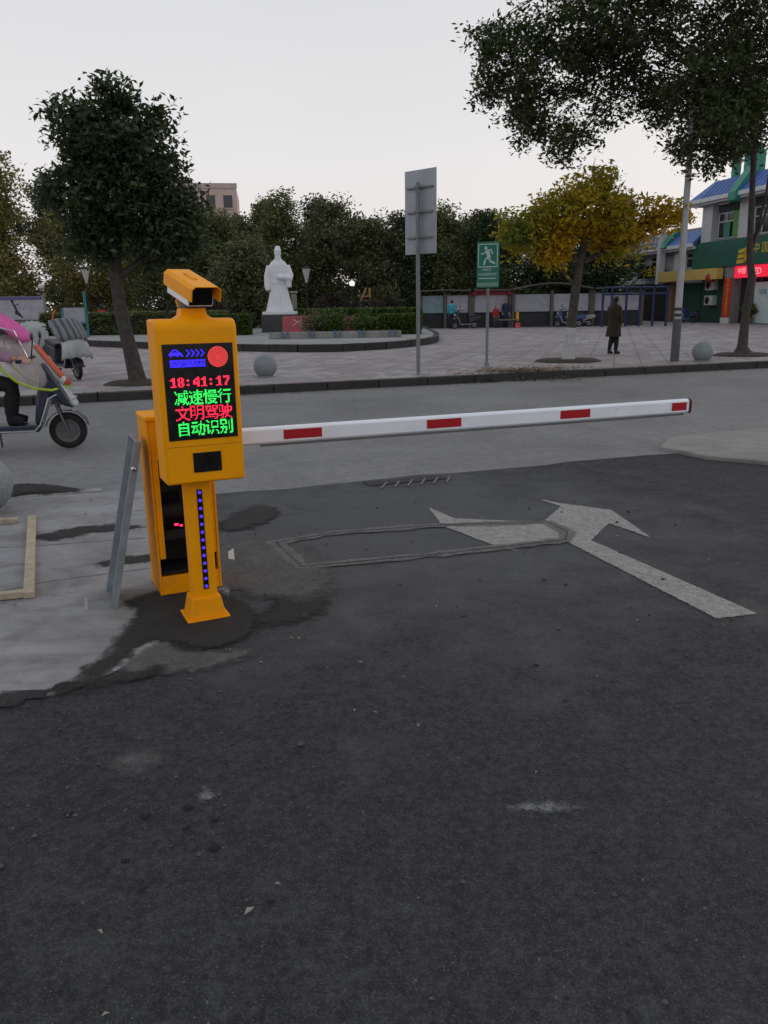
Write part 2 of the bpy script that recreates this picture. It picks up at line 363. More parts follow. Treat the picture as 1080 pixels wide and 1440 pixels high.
# soil and leaf dirt strip along the gutter and kerb top
def scatter_leaf(name, pts, L, W, m, label=None, cat=None, kind='stuff', z=.0, curl=.4):
    n = len(pts); P = np.array(pts, float); yaw = rng.uniform(0, 6.28, n); s = rng.uniform(.6, 1.3, n)
    a = np.stack([np.cos(yaw), np.sin(yaw), rng.uniform(-curl, curl, n)], 1); b = np.stack([-np.sin(yaw), np.cos(yaw), rng.uniform(-curl, curl, n)], 1)
    Lv, Wv = (L * s)[:, None], (W * s)[:, None]
    V = np.stack([P - a * Lv / 2, P + b * Wv / 2 + [0, 0, .006], P + a * Lv / 2, P - b * Wv / 2 + [0, 0, .006]], 1).reshape(-1, 3)
    V[:, 2] = np.maximum(V[:, 2], np.repeat(P[:, 2], 4) - .002)
    me = bpy.data.meshes.new(name); me.from_pydata(V.tolist(), [], [(4 * i, 4 * i + 1, 4 * i + 2, 4 * i + 3) for i in range(n)])
    me.materials.append(m); o = bpy.data.objects.new(name, me); C.objects.link(o); return tag(o, label, cat, None, kind)
DRY = leafmat('dry_leaves', (.20, .12, .04), (.30, .22, .10), (.11, .075, .035), .1)
DRYP = leafmat('pale_litter', (.34, .31, .26), (.22, .16, .12), None, .05)
# concrete slab on the left, corner slab on the right
slab_poly = [ab(-16, 7.02), ab(-6, 7.02), (-3.156, 6.395), (-2.231, 6.6), (-1.75, 6.55), (-1.35, 5.6), (-1.06, 4.85), (-.86, 4.2), (-.82, 3.82), (-.98, 3.47), (-1.06, 3.28), (-1.2, 3.06), (-1.343, 2.93), (-1.53, 2.86), (-2.6, 2.55), (-6, 1.6), (-14, -.5)]
def ragged(poly, step, amp, seed):
    rd = random.Random(seed); out = []
    for p, q in zip(poly, poly[1:] + poly[:1]):
        p, q = Vector(p), Vector(q); n = max(1, min(40, int((q - p).length / step)))
        for i in range(n): v = p.lerp(q, i / n); out.append((v.x + rd.gauss(0, amp), v.y + rd.gauss(0, amp)))
    return out
mb = MB(); mb.prism(ragged(slab_poly, .09, .008, 3), -.02, .013); struct(mb.build('pavement', SLAB, bevel=.003))
kb = struct(MB().prism([ab(-16, 7.03), ab(-.05, 7.03), ab(-.05, 7.13), ab(-16, 7.13)], -.02, .022).build('kerb_edging', PALEKERB, bevel=.01))
rs_poly = [(2.87, 8.17), (3.0, 8.45), (3.257, 8.835), ab(9, 7.26), ab(30, 7.26), ab(30, 0), ab(8.3, 2.0), (3.583, 7.29), (3.138, 7.62)]
mb = MB(); mb.prism(ragged(rs_poly, .2, .006, 5), -.02, .045); struct(mb.build('corner_pavement', SLAB2, bevel=.012))
# worn arrow marking
struct(patch('arrow_marking', [(1.193, 6.129), (1.346, 5.956), (1.684, 5.715), (1.739, 4.971), (1.561, 5.347), (1.339, 4.945), (1.825, 3.654), (1.6, 3.599), (1.184, 4.89), (1.166, 5.036), (1.144, 5.466), (1.333, 5.845)], .010, .0025, PAINTF, 0, 60, sub=1, inset=.010, grow=.010, res=190))
struct(patch('turn_arrow_marking', [(.336, 5.887), (.51, 5.543), (1.149, 5.39), (1.221, 5.134), (1.166, 4.97), (.775, 4.865), (.829, 4.727), (.664, 4.918), (.4, 5.359)], .0105, .0025, PAINTF, 0, 61, sub=1, inset=.014, grow=.014, res=120))
# sensor loop cut: dusty band with a groove
loop = [(-.708, 4.992), (-.489, 4.488), (.257, 4.669), (1.171, 4.954), (1.226, 5.134), (1.144, 5.39), (.395, 5.36), (-.34, 5.205)]
def band(name, pts, wd, z, m, closed=True, amp=.006, seed=1):
    rd = random.Random(seed); P = []
    for p, q in zip(pts, pts[1:] + (pts[:1] if closed else [])):
        p, q = Vector(p), Vector(q); n = max(2, int((q - p).length / .08))
        P += [p.lerp(q, i / n) for i in range(n)]
    if not closed: P.append(Vector(pts[-1]))
    n = len(P); L = []; Rr = []
    for i, p in enumerate(P):
        t = (P[(i + 1) % n] - P[i - 1]) if closed else (P[min(i + 1, n - 1)] - P[max(i - 1, 0)])
        t.normalize(); nn = Vector((-t.y, t.x)); k = wd * (1 + rd.gauss(0, .18)) / 2
        L.append((p.x + nn.x * k, p.y + nn.y * k, z)); Rr.append((p.x - nn.x * k, p.y - nn.y * k, z))
    v = L + Rr; f = [(i, n + i, n + (i + 1) % n, (i + 1) % n) for i in range(n if closed else n - 1)]
    mb = MB(); mb.add(v, f); o = struct(mb.build(name, m)); o.data.attributes.new('fade', 'FLOAT', 'POINT').data.foreach_set('value', [.62] * len(v)); return o
band('loop_sealant', loop, .11, .0155, SEAL, seed=2)
band('loop_groove', loop, .010, .0175, CEM, seed=3)
for i, (pts, wd) in enumerate([([(-1.9, 5.9), (-1.5, 6.0), (-1.2, 5.9)], .012), ([(-3.0, 4.9), (-2.3, 5.0), (-1.6, 5.15)], .01), ([(-2.4, 3.9), (-1.9, 4.3), (-1.4, 4.5)], .01), ([(-1.8, 5.4), (-1.35, 5.5), (-1.1, 5.4)], .014)]):
    band('pavement_crack', pts, wd * .6, .0155, CEM, False, seed=i)
# cement spills, dust and tar on the ground
struct(patch('cement_patch', [(-1.343, 2.933), (-1.271, 3.178), (-1.247, 3.44), (-1.26, 3.762), (-1.34, 3.98), (-1.04, 4.2), (-.803, 3.95), (-.64, 3.70), (-.645, 3.45), (-.842, 3.31), (-1.07, 3.44), (-1.166, 3.14), (-1.264, 2.992)], .0145, .006, SPILL, .012, 1))
struct(patch('cement_patch', [(-.70, 3.62), (-.587, 3.83), (-.599, 4.039), (-.429, 4.064), (-.311, 3.9), (-.361, 3.707), (-.493, 3.622)], .010, .004, SPILL, .012, 2))
struct(patch('cement_patch', [(-1.181, 5.509), (-1.098, 5.826), (-.982, 6.016), (-.812, 5.894), (-.83, 5.546), (-.944, 5.364), (-1.119, 5.32)], .0135, .004, SPILL, .02, 3))
struct(patch('cement_patch', [(-3.25, 6.5), (-3.28, 6.7), (-3.143, 6.85), (-2.868, 6.78), (-2.562, 6.58), (-2.859, 6.5), (-3.047, 6.42)], .023, .03, SPILL, .02, 4))
struct(patch('cement_patch', [(-2.40, 5.2), (-2.2, 5.42), (-1.9, 5.52), (-1.72, 5.42), (-2.0, 5.28), (-2.2, 5.15)], .0145, .003, SPILL, .015, 5))
struct(patch('cement_patch', [(-1.30, 3.0), (-1.1, 3.09), (-.98, 3.14), (-1.05, 3.05), (-1.25, 2.95)], .0150, .004, SPILL, .012, 6))
struct(patch('cement_patch', [(-1.75, 4.62), (-1.55, 4.75), (-1.30, 4.8), (-1.35, 4.70), (-1.6, 4.58)], .0145, .003, SPILL, .02, 15, inset=.015))
struct(patch('cement_patch', [(-2.05, 3.05), (-1.9, 3.10), (-1.78, 3.12), (-1.85, 3.03)], .0145, .003, SPILL, .012, 16, inset=.01))
struct(patch('dust_patch', [(-1.0, 4.3), (-1.1, 4.9), (-.8, 5.1), (-.45, 4.75), (-.3, 4.3), (-.4, 3.95), (-.8, 4.1)], .0138, .001, DUSTF, .03, 7, inset=.09, grow=.12))
struct(patch('dust_patch', [(-1.14, 3.12), (-1.04, 3.42), (-.9, 3.32), (-.62, 3.3), (-.70, 3.16), (-.9, 3.1)], .0138, .001, DUSTF, .015, 8, inset=.05, grow=.05))
fr = [(-4.2, 1.95), (-3.2, 2.30), (-2.5, 2.52), (-1.9, 2.70), (-1.5, 2.82), (-1.33, 2.90), (-1.20, 3.04), (-1.32, 3.02), (-1.5, 2.95), (-1.9, 2.83), (-2.5, 2.66), (-3.2, 2.44), (-4.2, 2.12)]
struct(patch('grit_fringe', fr, .0142, .001, GRITF, .02, 9, inset=.025, grow=.04))
for i, (x, y, r) in enumerate((x, y, r * .6) for x, y, r in [(-.98, 2.14, .022), (-.74, 1.92, .02), (-.62, 2.16, .026), (-.50, 1.97, .028), (-.52, 2.10, .018), (-.74, 2.12, .024), (-1.18, 2.08, .022), (-.31, 1.75, .016), (-1.27, 2.10, .016), (-.66, 1.80, .014), (-.60, 2.06, .016)]):
    struct(patch('tar_spot', [(x + r * math.cos(k) * (1 + .3 * math.sin(3 * k + i)), y + r * .9 * math.sin(k)) for k in np.linspace(0, 6.28, 8)[:-1]], .0085, .003, TAR, .002, 20 + i, inset=r * .5, grow=r * .7, sub=4))
struct(patch('chalk_smear', [(.36, 2.13), (.42, 2.16), (.52, 2.16), (.57, 2.13), (.5, 2.11), (.42, 2.12)], .0085, .001, CHALK, .004, 40, inset=.02, grow=.03))
struct(patch('chalk_smear', [(-.60, 2.22), (-.58, 2.25), (-.55, 2.22), (-.58, 2.20)], .0085, .001, CHALK, .006, 41, inset=.02, grow=.03))
struct(patch('chalk_smear', [(-.95, 2.42), (-.85, 2.5), (-.78, 2.44), (-.86, 2.36)], .0085, .001, DUSTF, .006, 42, inset=.08, grow=.08))
# crumbs and litter
pts = [(x, y, .009) for x, y in zip(rng.uniform(-1.6, 2.0, 260), rng.uniform(1.3, 6.2, 260)) if x > -1.3 or y < 2.7]
mbs = MB()
for i, (x, y, z) in enumerate(pts[:150]):
    r = abs(random.gauss(0, .004)) + .003
    mbs.ell((x, y, z + r * .4), (r * random.uniform(.8, 1.5), r, r * .7), 6, 4)
for i in range(70):
    r = random.uniform(.002, .008); x = random.gauss(-.95, .35); y = random.gauss(2.6, .4)
    mbs.ell((x, y, .009 + r * .3), (r * random.uniform(.8, 1.4), r, r * .55), 7, 4)
tag(mbs.build('asphalt_grit', mat('grit', (.075, .072, .07), .9, .5, 30), smooth=False), 'loose dark grit scattered over the asphalt', 'grit', None, 'stuff')
lp = [(random.uniform(-1.2, 2.2), random.uniform(1.4, 6.3), .012) for _ in range(55)] + [(random.uniform(-3, -1.4), random.uniform(3.6, 6.3), .017) for _ in range(14)]
scatter_leaf('litter', lp, .028, .013, DRYP, 'small pale leaf scraps lying on the asphalt', 'litter', curl=.1)
lp = []
for _ in range(900):
    a = random.gauss(8.3, .7); b = random.gauss(KB + .35, .28); p = ab(a, b); lp.append((p[0], p[1], (.16 if b > KB else .004) + random.uniform(0, .05)))
for _ in range(260):
    a = random.uniform(-7, 13); b = random.gauss(KB - .05, .16); p = ab(a, b); lp.append((p[0], p[1], (.155 if b > KB else .004)))
scatter_leaf('leaf_litter', lp, .09, .04, DRY, 'brown fallen leaves heaped along the far kerb', 'leaves')
# road drain with bars
d = thing('drain_grate', 'dark iron drain grate with thin bars at the road edge', 'drain', (.2, 6.82, .008), ang)
MB().box((0, .03, .002), (.72, .15, .005)).build('pit', DARK, d)
bar = MB().box((0, 0, .008), (.012, .24, .012)).build('bar', mat('worn_iron', (.16, .155, .15), .6, .3, 30, metal=.3), d)
for i in range(6):
    o = bar if i == 0 else dup(bar, d); o.location = (-.24 + i * .12, -.09, 0); o.rotation_euler = (0, 0, -.55)

# ------------------------------------------------------------------ trees
def leaf_mesh(name, cen, spread, per, L, W, m, parent, flat=.8, up=.5):
    n = len(cen) * per
    P = np.repeat(cen, per, 0) + np.clip(rng.normal(0, 1, (n, 3)), -1.7, 1.7) * np.repeat(spread, per)[:, None] * np.array([1, 1, flat])
    nr = rng.normal(0, 1, (n, 3)); nr[:, 2] = np.abs(nr[:, 2]) + up; nr /= np.linalg.norm(nr, axis=1)[:, None]
    a = rng.normal(0, 1, (n, 3)); a[:, 2] -= .5; a -= nr * (a * nr).sum(1)[:, None]; a /= np.linalg.norm(a, axis=1)[:, None]
    b = np.cross(nr, a); s = rng.uniform(.65, 1.3, n)[:, None]
    V = np.stack([P - a * L * s / 2, P + b * W * s / 2 + nr * W * .15 * s, P + a * L * s / 2, P - b * W * s / 2 + nr * W * .15 * s], 1).reshape(-1, 3).astype(np.float32)
    me = bpy.data.meshes.new(name); me.vertices.add(4 * n); me.vertices.foreach_set('co', V.ravel())
    me.loops.add(4 * n); me.loops.foreach_set('vertex_index', np.arange(4 * n, dtype=np.int32))
    me.polygons.add(n); me.polygons.foreach_set('loop_start', np.arange(0, 4 * n, 4, dtype=np.int32)); me.update(calc_edges=True)
    me.materials.append(m); o = bpy.data.objects.new(name, me); C.objects.link(o); o.parent = parent; return o
def lobe_clumps(c, r, n, lo=.35):
    v = rng.normal(0, 1, (n, 3)); v /= np.linalg.norm(v, axis=1)[:, None]
    rad = lo + (1 - lo) * rng.uniform(0, 1, n) ** .6
    return np.array(c) + v * np.array(r) * rad[:, None]
def wob(p, q, k=4, amp=.06):
    p, q = Vector(p), Vector(q); L = (q - p).length
    return [p.lerp(q, i / k) + (Vector((random.gauss(0, 1), random.gauss(0, 1), random.gauss(0, .6))) * amp * L * (0 < i < k)) for i in range(k + 1)]
def tree(name, label, loc, trunk, lobes, lm, L, W, per, spread, bark=BARK, group=None, flat=.8, wash=None, twigs=10, fork=None, up=.5, lo=.35, lift=0.):
    """trunk = [(x,y,z,r)...] local; lobes = [(centre, radii, clumps)]"""
    t = thing(name, label, 'tree', loc, 0, group); mb = MB()
    mb.tube([p[:3] for p in trunk], [p[3] for p in trunk], 10); top = trunk[-1]
    allc = []
    for i, (c, r, n) in enumerate(lobes):
        j = fork[i % len(fork)] if fork else len(trunk) - 1
        b = trunk[j]; r0 = b[3] * .55
        path = wob(b[:3], c, 4, .03); hd = math.hypot(c[0] - b[0], c[1] - b[1])
        path = [p + Vector((0, 0, lift * hd * math.sin(math.pi * q / 4))) for q, p in enumerate(path)]; mb.tube(path, [r0, r0 * .8, r0 * .6, r0 * .42, r0 * .3], 6)
        cl = lobe_clumps(c, r, n, lo); allc.append(cl)
        for q in cl[:twigs]:
            s = path[random.choice([3, 4])]; mb.tube(wob(s, q, 3, .08), [r0 * .26, r0 * .2, r0 * .13, r0 * .06], 5)
    mb.build('trunk', bark, t, smooth=True, ang=60)
    if wash:
        pts = [p for p in trunk if p[2] <= wash + .01]
        nx = next(p for p in trunk if p[2] > wash + .01); lp = pts[-1]; f = (wash - lp[2]) / (nx[2] - lp[2])
        pts = pts + [tuple(lp[k] + (nx[k] - lp[k]) * f for k in range(4))]
        MB().tube([p[:3] for p in pts], [p[3] + .006 for p in pts], 10).build('whitewash', WHITEWASH, t, smooth=True, ang=60)
    cen = np.concatenate(allc); leaf_mesh('crown', cen, rng.uniform(.6, 1.3, len(cen)) * spread, per, L, W, lm, t, flat, up)
    return t
LF_D = leafmat('leaf_dark', (.038, .062, .024), (.080, .115, .044), (.055, .075, .034))
LF_G = leafmat('leaf_camphor', (.044, .064, .022), (.090, .115, .036), (.060, .070, .030))
LF_Y = leafmat('leaf_yellow', (.42, .26, .012), (.66, .45, .03), (.20, .24, .04), .55)
LF_O = leafmat('leaf_olive', (.16, .16, .055), (.24, .225, .075), (.20, .165, .055))
LF_M = leafmat('leaf_mid', (.105, .135, .055), (.18, .21, .085), (.15, .15, .065))
LF_B = leafmat('leaf_brown_green', (.11, .112, .055), (.165, .165, .075), (.105, .12, .06))
LF_H = leafmat('leaf_hedge', (.05, .09, .018), (.10, .15, .03), None)
LF_P = leafmat('leaf_purple', (.022, .016, .016), (.040, .030, .024), None)

# left street tree: leaning trunk, broad crown
tree('street_tree', 'dark green street tree leaning behind the orange display terminal, at the far kerb', (-4.55, 15.1, .15),
     [(0, 0, -.05, .22), (-.03, 0, .12, .165), (-.1, 0, .6, .14), (-.2, 0, 1.2, .125), (-.25, 0, 1.9, .115), (-.22, .02, 2.5, .10), (-.12, 0, 3.2, .07)],
     [((-.15, 0, 4.2), (.75, .8, .75), 62), ((-.65, .1, 4.25), (.5, .6, .45), 34), ((.5, -.1, 4.0), (.6, .7, .6), 44), ((-.70, -.1, 3.3), (.60, .7, .6), 50), ((.70, .1, 3.15), (.60, .7, .55), 50), ((0, 0, 3.3), (.8, .9, .8), 70), ((-.55, 0, 2.55), (.5, .6, .42), 34), ((.55, .1, 2.5), (.55, .6, .42), 36), ((.95, 0, 2.55), (.4, .5, .35), 22), ((-.86, 0, 4.66), (.3, .2, .14), 6), ((-.05, 0, 4.9), (.3, .3, .25), 12), ((.75, 0, 4.5), (.2, .2, .15), 5), ((1.15, 0, 3.0), (.2, .3, .25), 7)],
     LF_D, .135, .06, 54, .155, fork=[6, 6, 6, 5, 5, 6, 4, 4, 4, 6, 6, 6, 5], twigs=14)
# right camphor tree, crown hanging over the plaza
tree('street_tree', 'large camphor tree on the right whose dark crown overhangs the top of the view', (9.03, 20.3, .15),
     [(0, 0, -.05, .42), (0, 0, .06, .24), (-.02, 0, .22, .13), (-.01, 0, 1.0, .095), (.06, 0, 1.85, .10), (-.06, 0, 2.4, .075), (-.16, -.1, 3.4, .07), (-.3, -.2, 5.2, .06)],
     [((-5.74, -0.29, 6.59), (1.07, 1.12, 0.98), 60), ((-6.31, -0.42, 7.03), (0.62, 0.65, 0.53), 20), ((-6.46, 0.33, 6.3), (0.43, 0.5, 0.48), 14), ((-5.3, 0.34, 5.7), (0.89, 0.93, 0.8), 40), ((-5.62, -0.4, 5.22), (0.5, 0.52, 0.39), 12), ((-4.62, -0.33, 5.01), (0.64, 0.67, 0.61), 26), ((-4.71, -0.33, 7.0), (1.42, 1.5, 1.07), 100), ((-3.72, 0.23, 6.41), (1.07, 1.12, 0.89), 60), ((-3.13, -0.69, 7.27), (1.6, 1.68, 0.98), 110), ((-2.4, -1.5, 5.5), (0.89, 0.93, 0.85), 46), ((-2.1, -1.9, 4.75), (0.75, 0.84, 0.8), 44), ((-1.8, -1.7, 4.55), (0.53, 0.56, 0.5), 22), ((-1.6, -.9, 5.9), (1.25, 1.31, 1.07), 90), ((-0.55, -0.15, 5.33), (0.89, 0.93, 0.75), 46), ((-0.44, 0.4, 6.66), (1.07, 1.12, 1.07), 74), ((-0.66, 0.21, 4.84), (0.5, 0.52, 0.28), 7), ((-0.03, 0.28, 4.8), (0.39, 0.41, 0.25), 6), ((-3.83, -0.58, 5.53), (0.39, 0.41, 0.28), 5), ((-6.76, -0.03, 7.25), (0.21, 0.26, 0.25), 4), ((-3.23, -0.69, 8.8), (3.56, 3.0, 1.34), 180), ((0.89, -0.18, 6.92), (1.6, 2.24, 2.14), 140), ((0.9, -0.45, 5.7), (1.07, 1.12, 0.8), 40), ((-1.1, -.9, 5.35), (.7, .8, .55), 34), ((-2.9, -.9, 5.75), (.6, .7, .5), 22), ((-.9, 0, 7.3), (1.5, 1.4, .9), 90)],
     LF_G, .13, .06, 43, .17, fork=[7, 7, 7, 7, 7, 7, 7, 7, 7, 7, 7, 7, 7, 7, 7, 7, 7, 7, 7, 7, 5, 5, 7, 7, 7], twigs=8, lo=.22, lift=.26)
# yellow tree
tree('street_tree', 'yellow leaved street tree with a whitewashed trunk foot beside the far kerb', (4.42, 19.2, .15),
     [(0, 0, -.05, .22), (0, 0, .1, .145), (.02, 0, .5, .12), (.06, 0, 1.1, .11), (.11, 0, 1.7, .105), (.17, 0, 2.2, .095), (.25, 0, 2.7, .08)],
     [((.2, 0, 3.35), (.95, 1.0, .65), 84), ((-.75, -.1, 3.0), (.7, .8, .5), 50), ((-1.3, 0, 2.85), (.4, .5, .4), 20), ((1.15, 0, 3.1), (.8, .8, .5), 56), ((1.9, 0, 3.2), (.5, .5, .32), 18), ((.45, 0, 3.85), (.55, .6, .3), 22), ((-.55, -.1, 2.4), (.5, .6, .28), 18), ((1.0, .2, 2.6), (.6, .6, .3), 24), ((2.35, 0, 3.25), (.25, .3, .12), 5), ((-.7, 0, 3.5), (.3, .4, .2), 6)],
     LF_Y, .15, .06, 42, .17, BARK, fork=[6, 5, 5, 6, 5, 6, 4, 5, 5, 6], wash=.78, twigs=12)
for (x, y), r in (((4.42, 19.2), .75), ((9.03, 20.3), .7), ((-4.55, 15.1), .6)):
    struct(patch('tree_pit_soil', [(x + r * math.cos(k), y + r * .8 * math.sin(k)) for k in np.linspace(0, 6.28, 9)[:-1]], .152, .07, SOIL, .05, int(x * 10), inset=.12))

# park trees behind the statue
GR = 'park trees behind the statue'
def ptree(label, x, y, h, wd, lm, low=1.2, dens=1.0, nl=7, seed=0, L=.24, name='park_tree'):
    rd = random.Random(seed); lob = []
    for i in range(nl):
        f = i / (nl - 1); z = low + .6 + (h - low - 1.1) * f; rr = wd * (.55 + .45 * math.sin(math.pi * (.15 + .75 * f)))
        a = rd.uniform(0, 6.28); off = rr * rd.uniform(.2, .5) * (1 - .6 * f)
        lob.append(((off * math.cos(a), off * math.sin(a) * .7, z), (rr * .62, rr * .55, max(.7, (h - low) / nl * rd.uniform(.75, 1.05))), int(26 * dens)))
    for i in range(4):
        a = rd.uniform(0, 6.28); lob.append(((wd * .6 * math.cos(a), wd * .5 * math.sin(a), rd.uniform(low + .8, h * .85)), (wd * .35, wd * .35, wd * .3), int(9 * dens)))
    return tree(name, label, (x, y, .15), [(0, 0, -.1, .2), (0, 0, .8, .15), (rd.uniform(-.2, .2), 0, low + .8, .13), (rd.uniform(-.3, .3), 0, h * .6, .08)], lob, lm, L, L * .5, 54, .36, BARK, GR, twigs=3, lo=.1)
front = [('broad olive yellow tree at the left edge, beyond the notice board', -22.8, 50, 9.6, 3.6, LF_O),
 ('olive tree behind the leaning street tree, left of its trunk', -18.3, 54, 8.0, 2.8, LF_O),
 ('mid green tree between the leaning street tree and the pink apartment block', -13.4, 55, 6.8, 2.5, LF_M),
 ('fresh green tree standing left of the white statue', -10.0, 53, 6.8, 2.3, LF_M),
 ('olive brown low tree just left of the white statue', -7.9, 48, 4.6, 1.7, LF_B),
 ('tall dark tree rising directly behind the white statue', -6.6, 58, 8.4, 2.3, LF_M),
 ('tall brown green tree just right of the white statue', -3.4, 57, 7.9, 2.5, LF_B),
 ('dark tree between the statue and the big sign post', -.4, 56, 6.9, 2.2, LF_B),
 ('dark green tree behind the big sign post', 2.0, 57, 7.0, 2.2, LF_D),
 ('mid green tree between the two sign posts', 4.7, 58, 7.4, 2.3, LF_M),
 ('dark tree behind the green running figure sign', 7.2, 56, 7.0, 2.2, LF_D),
 ('dark tree behind the trunk of the yellow tree', 10.2, 53, 6.4, 2.4, LF_D),
 ('dark bushy tree between the yellow tree and the shop building', 13.6, 52, 6.0, 2.3, LF_D)]
for i, (lb, x, y, h, wd, lm) in enumerate(front): ptree(lb, x, y, h, wd * 1.3, lm, .3, 1.5, 7, i)
for i, (x, h, wd) in enumerate([(-30, 9.5, 3.5), (-25.5, 10.4, 3.2), (-20.5, 8.2, 3), (-15.5, 7.6, 3), (-11, 8.0, 2.2), (-9.2, 9.2, 2.0), (-4.9, 8.6, 2.4), (-1.6, 7.6, 2.5), (1.2, 6.8, 2.4), (4, 7.6, 2.4), (7.0, 7.6, 2.5), (10, 7.2, 2.8), (13.5, 6.4, 2.6), (17, 5.6, 2.4)]):
    ptree('half hidden back row park tree, ' + ['leftmost', 'second', 'third', 'fourth', 'fifth', 'sixth', 'seventh', 'eighth', 'ninth', 'tenth', 'eleventh', 'twelfth', 'thirteenth', 'rightmost'][i] + (' of the grove' if i in (0, 13) else ' from the left of the grove'), x, 65 + (i % 3) * 1.5, h, wd, [LF_D, LF_B, LF_M][i % 3], .3, 1.3, 6, 50 + i, .3)
# understorey that closes the grove near the ground
cen = np.stack([rng.uniform(-40, 22, 900), rng.uniform(60, 75, 900), rng.uniform(.2, 3.2, 900)], 1)
u = leaf_mesh('undergrowth', cen, np.full(900, .5), 28, .34, .16, LF_D, None); tag(u, 'dark undergrowth massed below the grove', 'undergrowth', None, 'stuff')

def bush(name, label, loc, lobes, lm, L=.13, W=.055, per=45, spread=.16, group=None, cat='shrub', rz=0):
    t = thing(name, label, cat, loc, rz, group); cl = [lobe_clumps(c, r, n, .3) for c, r, n in lobes]; cen = np.concatenate(cl)
    mb = MB()
    for c, r, n in lobes: mb.tube(wob((c[0], c[1], -.05), c, 3), [.03, .025, .02, .01], 5)
    mb.build('stem', BARK, t, smooth=True); leaf_mesh('foliage', cen, np.full(len(cen), spread), per, L, W, lm, t); return t
def hedge(name, label, loc, size, rz, lm, n, group=None):
    t = thing(name, label, 'hedge', loc, rz, group)
    cen = rng.uniform(-.5, .5, (n, 3)); k = rng.integers(0, 3, n); sgn = rng.choice([-.5, .5], n)
    for i in range(n): cen[i, k[i]] = sgn[i] if not (k[i] == 2 and sgn[i] < 0) else .5
    cen = cen * np.array(size) + np.array([0, 0, size[2] / 2])
    MB().box((0, 0, size[2] * .46), (size[0] * .9, size[1] * .85, size[2] * .88)).build('twig_core', mat('hedge_core', (.02, .024, .012), .95, .3, 10), t)
    leaf_mesh('foliage', cen, np.full(n, .07), 40, .12, .055, lm, t, up=.9); return t
# ------------------------------------------------------------------ orange display terminal
GA = R(25)
T = thing('display_terminal', 'orange vehicle display terminal with lit text screen and camera on top', 'terminal', (-.902, 3.745, .019), GA); CX = .028
MB().box((0, 0, .004), (.21, .185, .012)).build('foot_plate', YEL2, T, bevel=.004)
MB().rings([[(-.088, -.078, .01), (.088, -.078, .01), (.088, .078, .01), (-.088, .078, .01)], [(-.071, -.065, .105), (.071, -.065, .105), (.071, .065, .105), (-.071, .065, .105)], [(-.067, -.061, .11), (.067, -.061, .11), (.067, .061, .11), (-.067, .061, .11)]]).build('base', YEL2, T, bevel=.006)
MB().box((0, 0, .42), (.114, .105, .66)).build('post', YEL, T, bevel=.007)
stp = MB().box((.004, -.0535, .40), (.026, .006, .50)).build('light_strip', BLACK, T, bevel=.002)
BLUE = emit('blue_led', (.035, .015, 1.0), 1.6)
BLUED = emit('blue_led_strip', (.06, .03, .9), 1.1)
led = MB().lathe([(.0085, 0), (.0085, .003), (.005, .005)], 10, Matrix.Rotation(R(90), 4, 'X')).build('led', BLUED, stp, smooth=True)
for i in range(13):
    o = led if i == 0 else dup(led, stp); o.location = (.004, -.0562, .40 - .235 + i * .0392)
# cabinet: one bevelled shell with rounded top front edge
CW, CD, CZ0, CZ1, CY = .365, .20, .697, 1.437, -.035
prof = [(CY - CD / 2, CZ0), (CY + CD / 2, CZ0), (CY + CD / 2, CZ1)] + [(CY - CD / 2 + .05 * (1 - math.sin(a)), CZ1 - .05 * (1 - math.cos(a))) for a in np.linspace(0, math.pi / 2, 7)]
mb = MB(); mb.rings([[(CX - CW / 2, y, z) for y, z in prof], [(CX + CW / 2, y, z) for y, z in prof]])
CABM = mb.build('cabinet', YEL, T, bevel=.012, seg=3, smooth=True, ang=25)
FY = CY - CD / 2
SW, SH, SZ1 = .315, .428, 1.330
scr = MB().box((CX, FY - .001, SZ1 - SH / 2), (SW, .006, SH)).build('screen', BLACK, T, bevel=.001)
MB().box((CX + .008, FY - .001, .794), (.13, .006, .092)).build('reader_window', BLACK, T, bevel=.001)
seam = MB().box((CX, FY - .0005, .872), (CW - .03, .002, .0015)).build('seam', mat('seam_shadow', (.2, .08, .005), .6), T)
def S(s, t): return (CX - SW / 2 + s * SW, SZ1 - t * SH)
YF = FY - .0052
def dots(name, grid, x0, z1, px, pz, m, fill=.74):
    mb = MB()
    for r, row in enumerate(grid):
        for c, b in enumerate(row):
            if b:
                cx, cz = x0 + (c + .5) * px, z1 - (r + .5) * pz; hx, hz = px * fill / 2, pz * fill / 2
                mb.add([(cx - hx, YF, cz - hz), (cx + hx, YF, cz - hz), (cx + hx, YF, cz + hz), (cx - hx, YF, cz + hz)], [(0, 1, 2, 3)])
    return mb.build(name, m, scr)
GREEN = emit('green_led', (.03, .95, .12), 1.5); RED = emit('red_led', (1., .02, .07), 1.5); REDW = emit('red_led_core', (1., .06, .06), 1.7)
